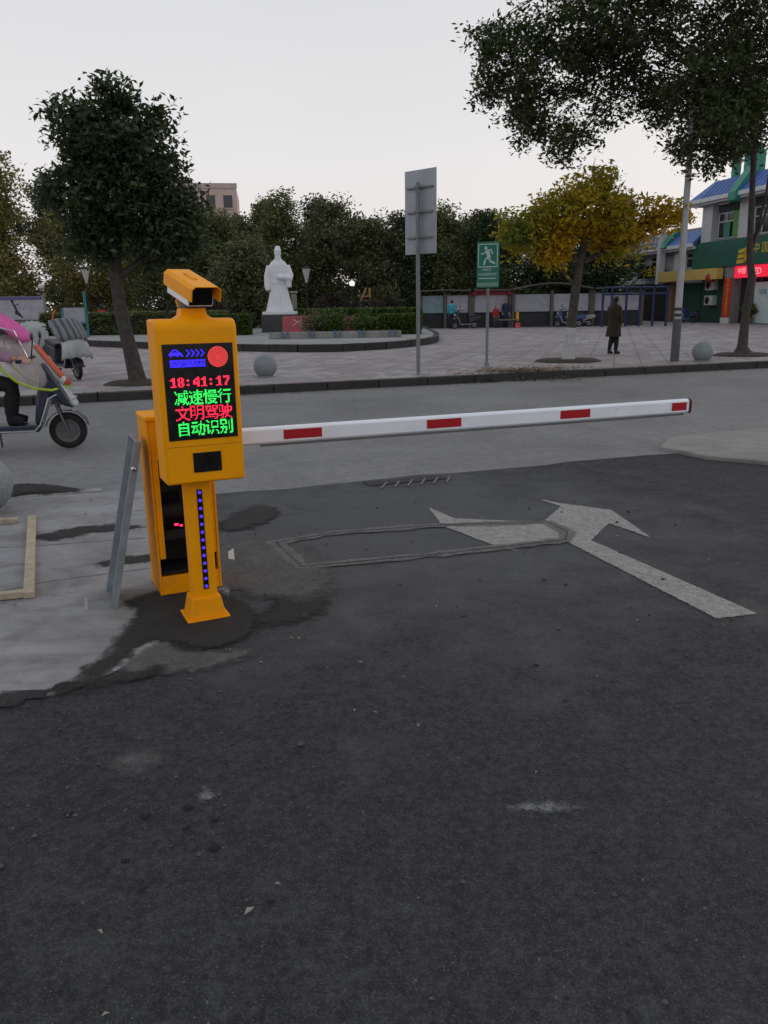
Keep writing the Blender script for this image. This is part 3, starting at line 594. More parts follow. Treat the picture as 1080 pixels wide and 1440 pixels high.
HEX = {'减': '0014c01640126fff2c100fd20dd20c1a0ffe2f7c2f7c6bf84bf9d83d98671046', '速': '0060406067ff306003fe07fef666f66637fe30f031fc336636627860cfff83ff',
 '慢': '300033fe33fe3b06fbfefc00b7ffb6d337ff300037fe330c31dc30f037fe3707', '行': '080019ff31fee0004c0018001bff300cf00cd00c100c100c100c100c107c1078',
 '文': '010001800080ffffffff181808100c300660076003c003c007e01c38f81fc007', '明': 'fcfffcc3c483c483c4fffcffc483c483c483c4fffd83c183c1030303060f040e',
 '驾': '08007f7f7f631163337f673e1ff81ffc080808181fff0fff00037ff30006001e', '驶': '0030fc300c304dff4db34db34db34dff7ffe07b006b03ee0f46004f80d8e3903',
 '自': '018001003ffc3ffc300c300c3ffc3ffc300c300c3ffc300c300c300c3ffc3004', '动': '00107f107e10003000ffff33ff3330333633223363236f63ff6340c200de009e',
 '识': '600031fe198601020102f102f10231fe31fe3000308034cc3d86398233030203', '别': '7f037f836193619361937f93081308137f937f931993199311833103670f470e'}
def hexgrid(h): return [[int(b) for b in format(int(h[i * 4:i * 4 + 4], 16), '016b')] for i in range(16)]
for line, t0, m in (('减速慢行', .475, GREEN), ('文明驾驶', .638, RED), ('自动识别', .802, GREEN)):
    x0, z1 = S(.118, t0); cw = .82 * SW / 4
    for i, ch in enumerate(line): dots('led_character', hexgrid(HEX[ch]), x0 + i * cw, z1, cw / 16.4, .157 * SH / 16.2, m, .86)
DIG = {'1': ['00110', '01110', '11110', '00110', '00110', '00110', '00110', '00110', '11111'], '8': ['01110', '11011', '11011', '11011', '01110', '11011', '11011', '11011', '01110'],
 '4': ['00011', '00111', '01111', '11011', '11011', '11111', '11111', '00011', '00011'], '7': ['11111', '11111', '00011', '00011', '00110', '00110', '01100', '01100', '01100'],
 ':': ['00000', '00000', '01100', '01100', '00000', '00000', '01100', '01100', '00000']}
x0, z1 = S(.07, .342)
for i, ch in enumerate('18:41:17'): dots('led_digit', [[int(b) for b in r] for r in DIG[ch]], x0 + i * .0343, z1, .0058, .0048, RED, .9)
# red round signal of dots
cx, cz = S(.775, .142); mb = MB()
for k in range(7):
    r = k * .0072; n = max(1, round(2 * math.pi * r / .0078))
    for j in range(n):
        a = 2 * math.pi * j / n + k * .3; x, z = cx + r * math.cos(a), cz + r * math.sin(a); q = .0023
        mb.add([(x - q, YF, z - q), (x + q, YF, z - q), (x + q, YF, z + q), (x - q, YF, z + q)], [(0, 1, 2, 3)])
mb.build('red_signal', REDW, scr)
# blue car symbol, chevrons, blue word bar
CAR = ['0000111110000000', '0001100011000000', '0011001001100000', '0111111111111000', '1111111111111100', '1101111110111100', '0110000011000110', '0000000000000000']
x0, z1 = S(.085, .055); dots('led_symbol', [[int(b) for b in r] for r in CAR], x0, z1, .0043, .0045, BLUE, .95)
CHV = ['11000', '01100', '00110', '00011', '00110', '01100', '11000']
for i in range(4): x0, z1 = S(.325 + i * .068, .058); dots('led_chevron', [[int(b) for b in r] for r in CHV], x0, z1, .0038, .0046, BLUE, .9)
WB = [[1 if random.random() < .8 or r in (0, 7) else 0 for c in range(44)] for r in range(8)]
x0, z1 = S(.09, .162); dots('led_word_bar', WB, x0, z1, .0036, .004, BLUE, .92)
# bracket + camera
MB().rings([[(CX + .012 + x * a, y * b_, z) for x, y in ((-1, -1), (1, -1), (1, 1), (-1, 1))] for a, b_, z in ((.085, .07, 1.435), (.06, .05, 1.452), (.055, .045, 1.482))]).build('camera_mount', YEL, T, bevel=.004)
MB().tube([(-.05, .05, 1.437), (-.06, .06, 1.465), (-.045, .05, 1.505), (-.02, .04, 1.53)], .008, 8).build('cable', RUBBER, T, smooth=True)
K = empty_part('camera', T, (CX + .012, .0, 1.566), (0, 0, R(12))); K.scale = (.95, .92, .95)
tl = Matrix.Rotation(R(16), 4, 'X')
def U3(y0, y1, w0, hz, th):     # inverted-U sun shield
    o = [(-w0, -hz), (-w0, .045), (-w0 + .018, .06), (w0 - .018, .06), (w0, .045), (w0, -hz), (w0 - th, -hz), (w0 - th, .043), (w0 - .02, .06 - th), (-w0 + .02, .06 - th), (-w0 + th, .043), (-w0 + th, -hz)]
    return [[(x, y0, z) for x, z in o], [(x, y1, z) for x, z in o]]
MB().rings(U3(-.19, .14, .074, .012, .005), tl).build('sun_shield', YEL, K, bevel=.002)
MB().box((0, .0, .0625), (.022, .12, .006), tl).build('shield_rib', YEL2, K, bevel=.002)
MB().box((0, -.005, -.002), (.128, .25, .092), tl).build('housing', WHITEP, K, bevel=.006)
MB().box((0, -.1315, .0), (.116, .006, .082), tl).build('front_glass', BLACK, K, bevel=.002)
MB().rings([[(-.035, .06, -.085), (.035, .06, -.085), (.035, .085, -.085), (-.035, .085, -.085)], [(-.04, .08, -.03), (.04, .08, -.03), (.04, .11, -.03), (-.04, .11, -.03)]]).build('strut', YEL, K, bevel=.003)
MB().box((0, .02, -.07), (.07, .10, .05)).build('pan_joint', BLACK, K, bevel=.006)

# ------------------------------------------------------------------ barrier gate
B = thing('barrier_gate', 'orange barrier gate cabinet with open front and white red boom arm', 'barrier', (-1.105, 4.212, .018), GA)
W_, D_, H_ = .33, .28, .93; th = .012
for nm, c, s in (('side_panel', (-W_ / 2 + th / 2, 0, H_ / 2), (th, D_, H_)), ('side_panel', (W_ / 2 - th / 2, 0, H_ / 2), (th, D_, H_)), ('back_panel', (0, D_ / 2 - th / 2, H_ / 2), (W_ - 2 * th - .002, th, H_ - .004)),
                 ('bottom_panel', (0, -D_ / 2 + .012, .05), (W_ - 2 * th - .002, .022, .1)), ('top_rail', (0, -D_ / 2 + .012, H_ - .1), (W_ - 2 * th - .002, .022, .2)),
                 ('front_stile', (-W_ / 2 + th + .017, -D_ / 2 + .011, .5), (.03, .018, .6)), ('front_stile', (W_ / 2 - th - .017, -D_ / 2 + .011, .5), (.03, .018, .6))):
    MB().box(c, s).build(nm, YEL2, B, bevel=.003)
MB().box((0, 0, H_ + .012), (W_ + .012, D_ + .012, .03)).build('lid', YEL2, B, bevel=.01)
MB().box((0, .03, .3), (W_ - .06, .15, .05)).build('chassis_plate', DARK, B, bevel=.003)
MB().lathe([(.05, -.09), (.05, .09)], 14, Matrix.Translation((-.02, .03, .42)) @ Matrix.Rotation(R(90), 4, 'Y')).build('motor', DARK, B, smooth=True)
MB().tube([(.02, .03, .25), (.03, .02, .4), (.0, .02, .52), (.02, .04, .68)], .006, 6).build('wiring', RUBBER, B, smooth=True)
MB().lathe([(.016, .12), (.016, .34), (.02, .34), (.02, .36)], 10, Matrix.Translation((.09, 0, 0))).build('spring', mat('dull_steel', (.12, .115, .11), .5, .2, 20, metal=.5), B, smooth=True)
for c, q in (((-W_ / 2 + th + .004, .005, .5), (.006, D_ - .06, .78)), ((W_ / 2 - th - .004, .005, .5), (.006, D_ - .06, .78)), ((0, D_ / 2 - th - .006, .5), (W_ - 2 * th - .02, .006, .78)), ((0, .005, .112), (W_ - .05, D_ - .06, .006)), ((0, .005, .885), (W_ - .05, D_ - .06, .006))): MB().box(c, q).build('liner', DARK, B)
pcb = MB().box((-.03, .06, .58), (.14, .01, .12)).build('control_board', mat('circuit_green', (.01, .025, .015), .6, .3, 40), B)
MB().box((-.04, -.06, .36), (.02, .008, .01)).box((-.015, -.06, .352), (.014, .008, .008)).build('status_led', emit('red_status', (1, .02, .08), 3.0), pcb)
# boom: octagonal aluminium section
aroot = Vector((-.86, 4.11)); atip = Vector((1.965, 5.157)); AL = (atip - aroot).length; aang = math.atan2(atip.y - aroot.y, atip.x - aroot.x)
loc = Matrix.Rotation(-GA, 4, 'Z') @ Vector((aroot.x + 1.105, aroot.y - 4.212, 0))
arm = empty_part('boom_arm', B, (loc.x, loc.y, .825), (0, 0, aang - GA))
ar = arm; ar.rotation_euler = (0, 0, aang - GA)
oct_ = [(-.024, -.034), (-.012, -.046), (.012, -.046), (.024, -.034), (.024, .034), (.012, .046), (-.012, .046), (-.024, .034)]
MB().rings([[(-.05, y, z) for y, z in oct_], [(AL, y, z) for y, z in oct_]]).build('boom', WHITEP, arm, bevel=.004, smooth=True, ang=20)
MB().box((AL / 2 + .1, 0, -.052), (AL - .25, .018, .012)).build('rubber_strip', mat('grey_rubber', (.16, .16, .17), .7), arm, bevel=.003)
MB().rings([[(AL + .001, y * 1.05, z * 1.03) for y, z in oct_], [(AL + .022, y * 1.05, z * 1.03) for y, z in oct_]]).build('end_cap', mat('dark_red_cap', (.10, .01, .012), .5), arm, bevel=.004)
for p0, p1 in (((-.518, 4.185), (-.312, 4.238)), ((.26, 4.47), (.466, 4.532)), ((1.058, 4.838), (1.267, 4.88)), ((1.842, 5.094), (1.95, 5.135))):
    a0, a1 = (((Vector(p) - aroot).dot((atip - aroot).normalized())) for p in (p0, p1))
    MB().box(((a0 + a1) / 2, -.0252, .002), (a1 - a0, .0016, .05)).build('red_sticker', REDREF, arm)
MB().box((-.02, .06, 0), (.14, .09, .13)).build('arm_clamp', YEL2, arm, bevel=.008)
MB().lathe([(.035, 0), (.035, .11)], 14, Matrix.Translation((-.02, .02, 0)) @ Matrix.Rotation(R(-90), 4, 'X')).build('pivot', DARK, arm, smooth=True)

# leaning galvanised door panel, seen almost edge on
P = thing('metal_door_panel', 'galvanised grey door panel leaning edge on against the orange barrier cabinet', 'panel', (-1.43, 3.97, .015), R(24))
lm_ = Matrix.Rotation(R(13), 4, 'Y')
MB().box((0, .0, .435), (.004, .26, .87), lm_).build('sheet', GALV, P)
MB().box((-.015, -.1265, .435), (.034, .005, .866), lm_).build('folded_lip', GALV, P, bevel=.001)
MB().box((-.015, .1265, .435), (.034, .005, .866), lm_).build('folded_lip', GALV, P, bevel=.001)
MB().box((-.015, 0, .866), (.03, .246, .005), lm_).build('folded_lip', GALV, P, bevel=.001)
MB().lathe([(.012, 0), (.012, .014), (.006, .018)], 10, lm_ @ Matrix.Translation((-.02, -.129, .73)) @ Matrix.Rotation(R(90), 4, 'X')).build('lock', mat('bright_steel', (.7, .7, .72), .2, .05, metal=1.), P, smooth=True)

# timber frame lying on the slab
FR = [(-2.86, 5.59), (-2.576, 5.616), (-1.868, 4.097), (-2.25, 3.90)]
F_ = thing('timber_frame', 'raw timber batten frame lying on the left pavement', 'frame', (-2.4, 4.8, .0135))
def batten(p, q, wd, nm='batten', hgt=.035, z=0):
    p, q = Vector(p), Vector(q); d = q - p; M = Matrix.Translation(((p.x + q.x) / 2 + 2.4, (p.y + q.y) / 2 - 4.8, hgt / 2 + .001 + z)) @ Matrix.Rotation(math.atan2(d.y, d.x), 4, 'Z')
    MB().box((0, 0, 0), (d.length, wd, hgt), M).build(nm, WOOD, F_, bevel=.003)
batten((-2.586, 5.68), (-1.90, 4.02), .055)
batten((-3.5, 5.5), (-2.66, 5.60), .05)
batten((-2.9, 3.77), (-1.93, 4.045), .05, z=.003)
batten((-3.5, 5.45), (-2.87, 3.80), .055, z=.001)
mbp = thing('anchor_stub', 'short pale anchor bolt stub standing on the left pavement', 'bolt', (-1.535, 3.86, .013))
MB().lathe([(.011, 0), (.011, .035), (.007, .036), (.007, .055)], 10).build('bolt', mat('zinc', (.5, .5, .5), .4, .1, metal=.3), mbp, smooth=True)
# crumpled scrap by the post
o = MB().add([(-.955, 4.66, .014), (-.915, 4.64, .016), (-.93, 4.70, .07), (-.965, 4.71, .045)], [(0, 1, 2, 3)]).build('paper_scrap', mat('paper', (.6, .6, .58), .8), None)
so = o.modifiers.new('s', 'SOLIDIFY'); so.thickness = .002
tag(o, 'small white paper scrap behind the terminal post', 'paper')

# sphere bollards
sph = MB(); sph.ell((0, 0, .21), (.235, .235, .235), 40, 24)
def bollard(label, x, y, z):
    t = thing('sphere_bollard', label, 'bollard', (x, y, z), random.uniform(0, 6), 'stone sphere bollards')
    o = sph.build('sphere', GRANITE, t, smooth=True, ang=60); MB().lathe([(.15, -.01), (.15, .025), (.12, .03)], 20).build('collar', GRANITE, t, smooth=True); return t
bollard('grey stone sphere bollard on the kerb right beside the orange terminal', -2.33, 16.2, .15)
bollard('grey stone sphere bollard on the kerb beside the grey lamp pole', 7.36, 18.6, .15)
bollard('grey stone sphere bollard cut by the left edge, on the near pavement', -3.09, 5.98, .013)
# ------------------------------------------------------------------ street signs and lamp pole
t = thing('road_sign', 'tall rectangular sign seen from its grey back, on a pole at the far kerb', 'sign', (.73, 16.12, .15), R(-43))
MB().tube([(0, 0, -.05), (0, 0, 3.58)], [.04, .04], 14).build('pole', GREYP, t, smooth=True)
MB().box((0, .085, 3.06), (.78, .012, 1.52)).build('panel', SIGNBACK, t, bevel=.003)
rl = MB().box((0, .06, 0), (.62, .038, .035)).build('rail', GREYP, t, bevel=.003); rl.location.z = 3.5
dup(rl, t, (0, 0, 3.06)); dup(rl, t, (0, 0, 2.6))
cl_ = MB().box((0, .0, 0), (.11, .1, .03)).build('clamp', GREYP, t, bevel=.004); cl_.location.z = 3.5; dup(cl_, t, (0, 0, 3.06)); dup(cl_, t, (0, 0, 2.6))
MB().box((0, 0, .0), (.2, .2, .02)).build('base_plate', GREYP, t)
SGREEN = mat('sign_green', (.012, .16, .105), .4, .05, 3); SWHITE = mat('sign_white', (.42, .55, .50), .5, .05, 4)
t = thing('evacuation_sign', 'green sign with a white running figure on a thin pole', 'sign', (2.26, 17.48, .15), R(-20))
MB().tube([(0, .03, -.05), (0, .03, 1.95)], .032, 12).build('pole', GREYP, t, smooth=True)
MB().lathe([(.13, 0), (.13, .02), (.06, .06), (.05, .12)], 14, Matrix.Translation((0, .03, 0))).build('pole_foot', GREYP, t, smooth=True)
pn = MB().box((0, 0, 2.14), (.47, .05, .92)).build('panel', SGREEN, t, bevel=.006)
def stroke(mb, pts, wd, y, M=None):
    for p, q in zip(pts, pts[1:]):
        p, q = Vector(p), Vector(q); d = (q - p); n = Vector((-d.y, d.x)).normalized() * wd / 2; e = d.normalized() * wd * .35
        v = [p - n - e, q - n + e, q + n + e, p + n - e]; mb.add([(a.x, y, a.y) for a in v], [(0, 1, 2, 3)], M)
mb = MB(); y = -.0275
x0, x1, z0, z1 = -.20, .20, 2.10, 2.55
stroke(mb, [(x0, z0), (x1, z0), (x1, z1), (x0, z1), (x0, z0)], .018, y); mb.build('border', SWHITE, pn)
mb = MB(); y = -.028
mb.add([(-.045 + .032 * math.cos(k), y, 2.475 + .036 * math.sin(k)) for k in np.linspace(0, 6.28, 13)[:-1]], [tuple(range(12))])
y = -.0285; stroke(mb, [(-.005, 2.41), (.02, 2.30)], .075, y)
stroke(mb, [(-.02, 2.43), (-.08, 2.37), (-.14, 2.36)], .028, y - .0004); stroke(mb, [(.0, 2.43), (.07, 2.44), (.095, 2.36)], .028, y - .0008)
stroke(mb, [(.02, 2.30), (-.05, 2.25), (-.08, 2.15)], .04, y - .0012); stroke(mb, [(.03, 2.28), (.05, 2.21), (.14, 2.17)], .04, y - .0016)
mb.build('running_figure', SWHITE, pn)
text_part('应急避难场所', SWHITE, pn, .066, Matrix.Translation((0, -.027, 1.945)) @ FRONT)
text_part('疏散区', SWHITE, pn, .055, Matrix.Translation((-.02, -.027, 2.04)) @ FRONT, sx=1.2)
MB().box((0, -.0265, 1.868), (.36, .004, .018)).build('rule', SWHITE, pn)
MB().box((0, -.0265, 1.745), (.455, .004, .075)).build('lower_strip', mat('sign_pale_strip', (.15, .26, .21), .5, .1, 20), pn)
t = thing('lamp_pole', 'tall grey lamp pole with a dark foot beside the woman in a long coat', 'lamp pole', (6.76, 18.7, .15))
MB().tube([(0, 0, 0), (0, 0, 1.1), (0, 0, 4.2), (.0, 0, 5.3)], [.085, .08, .065, .06], 16).build('pole', POLEM, t, smooth=True)
MB().tube([(0, 0, -.02), (0, 0, .95)], [.098, .094], 16).build('dark_foot', mat('dark_foot_paint', (.075, .078, .085), .6, .2, 8), t, smooth=True)
for z in (1.04, 1.17): MB().lathe([(.084, z - .03), (.098, z - .03), (.098, z + .03), (.084, z + .03)], 16).build('band', mat('band_black', (.03, .03, .032), .6), t, smooth=True)
MB().tube([(0, 0, 5.2), (.1, .4, 5.4), (.2, .9, 5.45)], [.035, .03, .03], 8).build('arm', POLEM, t, smooth=True)
MB().ell((.22, 1.1, 5.44), (.14, .3, .07), 14, 8, None).build('lamp_head', POLEM, t, smooth=True)

# ------------------------------------------------------------------ platform, statue, planting
PLZ = .37
ring = [(-16, 36), (-11.26, 31.4), (-8.51, 29.0), (-6.3, 27.2), (-4.35, 26.0), (-2.54, 25.0), (-1.23, 24.9), (.08, 25.9), (.91, 27.06), (1.6, 28.6), (2.0, 30.2), (2.3, 34), (2.3, 46)]
struct(MB().prism(ring + [(-16, 46)], .1, PLZ - .012).build('platform', PALEKERB))
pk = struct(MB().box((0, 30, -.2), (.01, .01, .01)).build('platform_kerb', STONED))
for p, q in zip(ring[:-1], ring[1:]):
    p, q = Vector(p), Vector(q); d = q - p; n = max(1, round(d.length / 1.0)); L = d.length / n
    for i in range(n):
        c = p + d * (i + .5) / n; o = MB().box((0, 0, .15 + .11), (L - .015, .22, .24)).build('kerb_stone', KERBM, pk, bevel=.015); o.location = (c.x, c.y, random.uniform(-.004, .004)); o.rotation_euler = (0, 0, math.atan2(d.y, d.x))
STX, STY = -4.75, 38.9
t = thing('statue', 'white stone statue of a robed figure with an official cap on a dark plinth', 'statue', (STX, STY, PLZ - .01))
MB().box((0, 0, .40), (1.62, 1.5, .80)).build('plinth', STONED, t, bevel=.02)
MB().box((0, 0, .87), (1.5, 1.4, .14)).build('foot_slab', STONEW, t, bevel=.02)
mb = MB(); b = .92
mb.loft([(0, 0, b, .64, .46), (0, 0, b + .15, .60, .44), (0, 0, b + .5, .50, .38), (0, 0, b + .95, .41, .33), (0, 0, b + 1.25, .37, .30), (0, 0, b + 1.5, .39, .30), (0, 0, b + 1.85, .43, .30), (0, 0, b + 2.1, .42, .27), (0, .01, b + 2.25, .33, .22), (0, .01, b + 2.36, .17, .16), (0, -.01, b + 2.5, .13, .13)], 24)
mb.tube([(-.40, 0, b + 2.08), (-.52, -.02, b + 1.6), (-.50, -.12, b + 1.15), (-.46, -.14, b + .98)], [.15, .17, .17, .15], 12)      # hanging sleeve
mb.tube([(.40, 0, b + 2.08), (.54, -.06, b + 1.62), (.46, -.2, b + 1.42)], [.15, .17, .18], 12)                                     # bent sleeve
mb.tube([(.5, -.12, b + 1.5), (.2, -.36, b + 1.55), (.02, -.40, b + 1.56)], [.17, .14, .10], 12)
mb.tube([(.46, -.14, b + 1.45), (.48, -.16, b + 1.1)], [.16, .12], 10)                                                              # sleeve drape
mb.ell((.0, -.42, b + 1.57), (.09, .07, .07), 10, 8)
for k in range(4): mb.tube([(-.03 + .03 * k, -.44, b + 1.59), (-.05 + .03 * k, -.48, b + 1.56), (-.05 + .03 * k, -.47, b + 1.51)], [.022, .02, .016], 6)
mb.ell((0, -.03, b + 2.62), (.145, .165, .21), 16, 12)                                                                              # head
mb.ell((0, -.19, b + 2.60), (.026, .035, .05), 8, 6); mb.ell((-.145, 0, b + 2.61), (.02, .035, .055), 8, 6); mb.ell((.145, 0, b + 2.61), (.02, .035, .055), 8, 6)
mb.loft([(0, -.19, b + 2.25, .03, .02), (0, -.17, b + 2.4, .07, .04), (0, -.13, b + 2.52, .09, .06)], 10)                            # beard
mb.loft([(0, -.02, b + 2.70, .165, .185), (0, -.01, b + 2.80, .165, .18), (0, .05, b + 2.84, .13, .11), (0, .06, b + 2.93, .12, .09), (0, .06, b + 2.97, .09, .07)], 16)  # cap
for k in range(9):
    a = -math.pi / 2 + (k - 4) * .33; mb.tube([(.38 * math.cos(a), .31 * math.sin(a), b + 1.2), (.50 * math.cos(a), .38 * math.sin(a), b + .55), (.64 * math.cos(a), .46 * math.sin(a), b + .02)], [.02, .035, .045], 6)   # folds
mb.loft([(0, 0, b + 1.27, .40, .325), (0, 0, b + 1.36, .405, .325)], 24)                                                            # belt
mb.build('figure', STONEW, t, remesh=.026)
REDP = mat('faded_red_panel', (.33, .06, .075), .6, .2, 4, dirt=.4); PALEM = mat('pale_marks', (.5, .4, .4), .7)
def red_panel(label, x, y, wd, hgt, rz, marks=True):
    t = thing('red_notice_panel', label, 'panel', (x, y, PLZ - .012), rz, 'red panels around the statue'); M = Matrix.Rotation(R(-22), 4, 'X')
    MB().box((0, 0, hgt / 2 + .08), (wd, .05, hgt), M).build('board', REDP, t, bevel=.01)
    for s_ in (-1, 1): MB().box((s_ * wd * .42, .16, .18), (.06, .06, .38)).build('leg', GREYP, t)
    if marks:
        mb = MB(); rd = random.Random(int(x * 10))
        for k in range(5): stroke(mb, [(rd.uniform(-.3, .3) * wd, hgt * rd.uniform(.3, .9)), (rd.uniform(-.3, .3) * wd, hgt * rd.uniform(.3, .9))], .025, -.027 - k * .0005, M)
        mb.build('scratches', PALEM, t)
red_panel('faded red panel with pale scratches standing right of the statue plinth', -3.55, 34.5, 1.2, .75, .05)
red_panel('faded red panel half hidden between the round shrubs', -1.45, 34.2, .85, .7, -.1, False)
for i, (lb, x, y, r, h, lm) in enumerate([('round brownish shrub right of the red panel by the plinth', -2.65, 33.6, .68, .85, LF_B), ('dark green round shrub in the middle of the statue bed', -1.95, 33.4, .52, .95, LF_H), ('round dark shrub at the right of the second red panel', -.7, 33.6, .62, .85, LF_H)]):
    bush('round_shrub', lb, (x, y, PLZ - .02), [((0, 0, h * .55), (r, r * .9, h * .5), 34), ((r * .4, 0, h * .4), (r * .6, r * .6, h * .35), 10)], lm, group='shrubs of the statue bed')
hedge('clipped_hedge', 'bright green clipped hedge at the right end of the statue bed', (.75, 33.6, PLZ - .02), (1.5, .9, .72), 0, LF_H, 330)
hedge('clipped_hedge', 'green clipped hedge left of the statue plinth', (-6.6, 35.5, PLZ - .02), (1.7, .9, .8), 0, LF_H, 330)
hedge('clipped_hedge', 'long low hedge behind the statue, its top lit pale green', (-1.2, 40.5, PLZ - .02), (6.2, .9, .95), 0, LF_H, 700)
hedge('clipped_hedge', 'long dark hedge crossing behind the leaning tree trunk and the terminal', (-11.5, 38.5, PLZ - .02), (8.4, .9, .95), 0, LF_M, 850)
for lb, x, y, rx, h in [('dark purple domed shrub beyond the hedge, right of the statue', -.25, 43.5, 1.75, 1.7), ('dark purple domed shrub behind the camera housing', -9.4, 42, 1.9, 1.75), ('bare grey brown shrub just right of the statue', -2.6, 43, 1.1, 1.9)]:
    bush('domed_shrub', lb, (x, y, PLZ - .02), [((0, 0, h * .45), (rx, 1.1, h * .5), 110), ((rx * .4, 0, h * .4), (rx * .5, .8, h * .4), 30)], LF_P, .14, .05, 40, .16, 'domed shrubs in the park')
BLUEP = mat('blue_painted_steel', (.012, .02, .075), .5, .12, 6); TEAL = mat('teal_painted_steel', (.02, .16, .17), .5, .12, 6)
LB = mat('pale_blue_paint', (.08, .16, .24), .5, .12, 6)
t = thing('planter_wall', 'low pale wall with paired blue posts at the front of the statue bed', 'wall', (-1.4, 30.2, PLZ - .012))
MB().box((-.3, .06, .12), (4.9, .14, .24)).build('low_wall', PALEKERB, t, bevel=.02)
po = MB().box((0, -.05, .14), (.05, .05, .3)).build('post', LB, t)
for i, x in enumerate([-2.25, -2.05, -1.25, -1.08, -.3, -.12, .6, .76, 1.72, 1.9]):
    o = po if i == 0 else dup(po, t); o.location.x = x
def cone_lamp(label, x, y, h):
    t = thing('park_lamp', label, 'lamp', (x, y, .15), 0, 'park lamps'); mb = MB().tube([(0, 0, 0), (0, 0, h - .75)], [.06, .045], 10); mb.build('post', DARK, t, smooth=True)
    MB().lathe([(.05, h - .75), (.22, h - .05), (.22, h - .02)], 8).build('glass', mat('lamp_glass', (.42, .42, .40), .4), t, smooth=True, ang=30)
    MB().lathe([(.25, h - .02), (.2, h + .06), (.05, h + .1)], 8).build('cap', DARK, t)
    MB().lathe([(.12, 0), (.1, .25), (.06, .3)], 10).build('foot', DARK, t, smooth=True)
cone_lamp('park lamp with an inverted cone lantern just right of the statue', -4.0, 45, 3.35)
cone_lamp('park lamp with an inverted cone lantern beside the leaning tree trunk', -15.9, 45, 3.5)
def globe_lamp(label, x, y, h, lit):
    t = thing('globe_lamp', label, 'lamp', (x, y, .15), 0, 'globe lamps'); MB().tube([(0, 0, 0), (0, 0, h)], [.05, .035], 10).build('post', DARK, t, smooth=True)
    MB().ell((0, 0, h + .13), (.15, .15, .15), 14, 10).build('globe', emit('lit_globe', (1, .93, .85), 1.0, (.6, .6, .6)) if lit else mat('globe_white', (.55, .55, .53), .4), t, smooth=True, ang=70)
    MB().lathe([(.07, h - .03), (.07, h + .02)], 10).build('collar', DARK, t, smooth=True)
globe_lamp('lit white globe lamp left of the orange climbing frame', -1.54, 45, 2.4, True)
globe_lamp('small pale globe lamp above the notice board on the left', -18.37, 45, 2.5, False)
t = thing('planter_box', 'pale yellowish box on legs between statue and purple shrub', 'planter', (-3.85, 44, .15))
MB().box((0, 0, .98), (.66, .5, .55)).build('box', mat('pale_yellow_box', (.45, .46, .30), .7, .1, 4), t, bevel=.02)
for s_ in (-1, 1): MB().box((s_ * .24, 0, .36), (.07, .3, .72)).build('leg', GREYP, t)
t = thing('stone_post', 'pale stone post with a cap standing behind the statue', 'post', (-4.35, 41.5, .15))
MB().box((0, 0, 1.0), (.26, .26, 2.0)).build('shaft', mat('olive_stone', (.22, .21, .16), .8, .15, 5), t, bevel=.02); MB().box((0, 0, 2.06), (.36, .36, .1)).build('cap', PALEKERB, t, bevel=.02)
t = thing('climbing_frame', 'small orange climbing frame above the purple shrub', 'play frame', (-.85, 46, .15)); OR = mat('orange_tube', (.33, .17, .06), .5)
for x in (-.3, .3): MB().tube([(x * 1.0, -.15, 0), (x * .9, -.1, 1.6), (x * .3 + .15, 0, 2.3)], .045, 8).build('leg', OR, t, smooth=True)
for z in (1.6, 1.85): MB().tube([(-.27, -.08, z), (.29, -.08, z)], .03, 8).build('rung', OR, t, smooth=True)

# ------------------------------------------------------------------ notice board galleries
POST = mat('brown_grey_post', (.10, .085, .08), .8, .15, 5); BASEW = mat('dark_base_wall', (.03, .032, .035), .9, .2, 4); ROOFM = mat('brown_roof', (.085, .075, .068), .8, .2, 5)
REDH = mat('red_header', (.26, .03, .045), .7, .15, 6)
def poster(nm, c1, c2):
    k = NT(nm); co = k.obj(); c = k.mix(k.mp(k.noise(co, 2.2, 3), .4, .6), c1, c2)
    br = k.n('ShaderNodeTexBrick', {'Vector': k.n('ShaderNodeMapping', {'Vector': co, 'Rotation': (R(90), 0, 0), 'Scale': (1, 1, 1)}).outputs[0], 'Scale': 5., 'Mortar Size': .04, 'Color1': (.8, .8, .85, 1), 'Color2': (1, 1, 1, 1), 'Mortar': (.7, .7, .72, 1)})
    k.l(k.mix(1., c, br.outputs['Color'], 'MULTIPLY'), k.p.inputs['Base Color']); k.p.inputs['Roughness'].default_value = .5; return k.m
PO = [poster('poster_white', (.36, .35, .40), (.42, .42, .45)), poster('poster_grey', (.30, .33, .36), (.36, .38, .40)), poster('poster_teal', (.16, .30, .32), (.26, .34, .36))]
def gallery(label, x0, x1, y, n, red=False, roofup=.12, kinds=(0, 0, 1)):
    t = thing('notice_gallery', label, 'notice board', ((x0 + x1) / 2, y, .15), 0, 'notice board galleries along the plaza'); W = x1 - x0; dx = W / n
    MB().box((0, .25, .42), (W, .3, .84)).build('base_wall', BASEW, t)
    for i in range(n + 1): MB().box((-W / 2 + i * dx, -.02, 1.02), (.16, .2, 2.04)).build('post', POST, t, bevel=.01)
    for i in range(n): MB().box((-W / 2 + (i + .5) * dx, .05, 1.36), (dx - .2, .06, .98)).build('board', PO[kinds[i % len(kinds)]], t, bevel=.01)
    if red:
        MB().box((0, -.1, 2.0), (W - .1, .08, .26)).build('header', REDH, t, bevel=.01)
        for s_ in (-1, 1): MB().ell((s_ * W / 2 * .95, -.2, 1.95), (.16, .16, .17), 10, 8).build('lantern', REDH, t, smooth=True)
    v = []; k = 9
    for i in range(k):
        f = i / (k - 1); z = 2.06 + roofup * math.sin(math.pi * f); v.append([(-W / 2 - .15 + f * (W + .3), yy, z + dz) for yy, dz in ((-.5, 0), (.5, 0), (.5, .08), (-.5, .08))])
    MB().rings(v).build('roof', ROOFM, t); return t
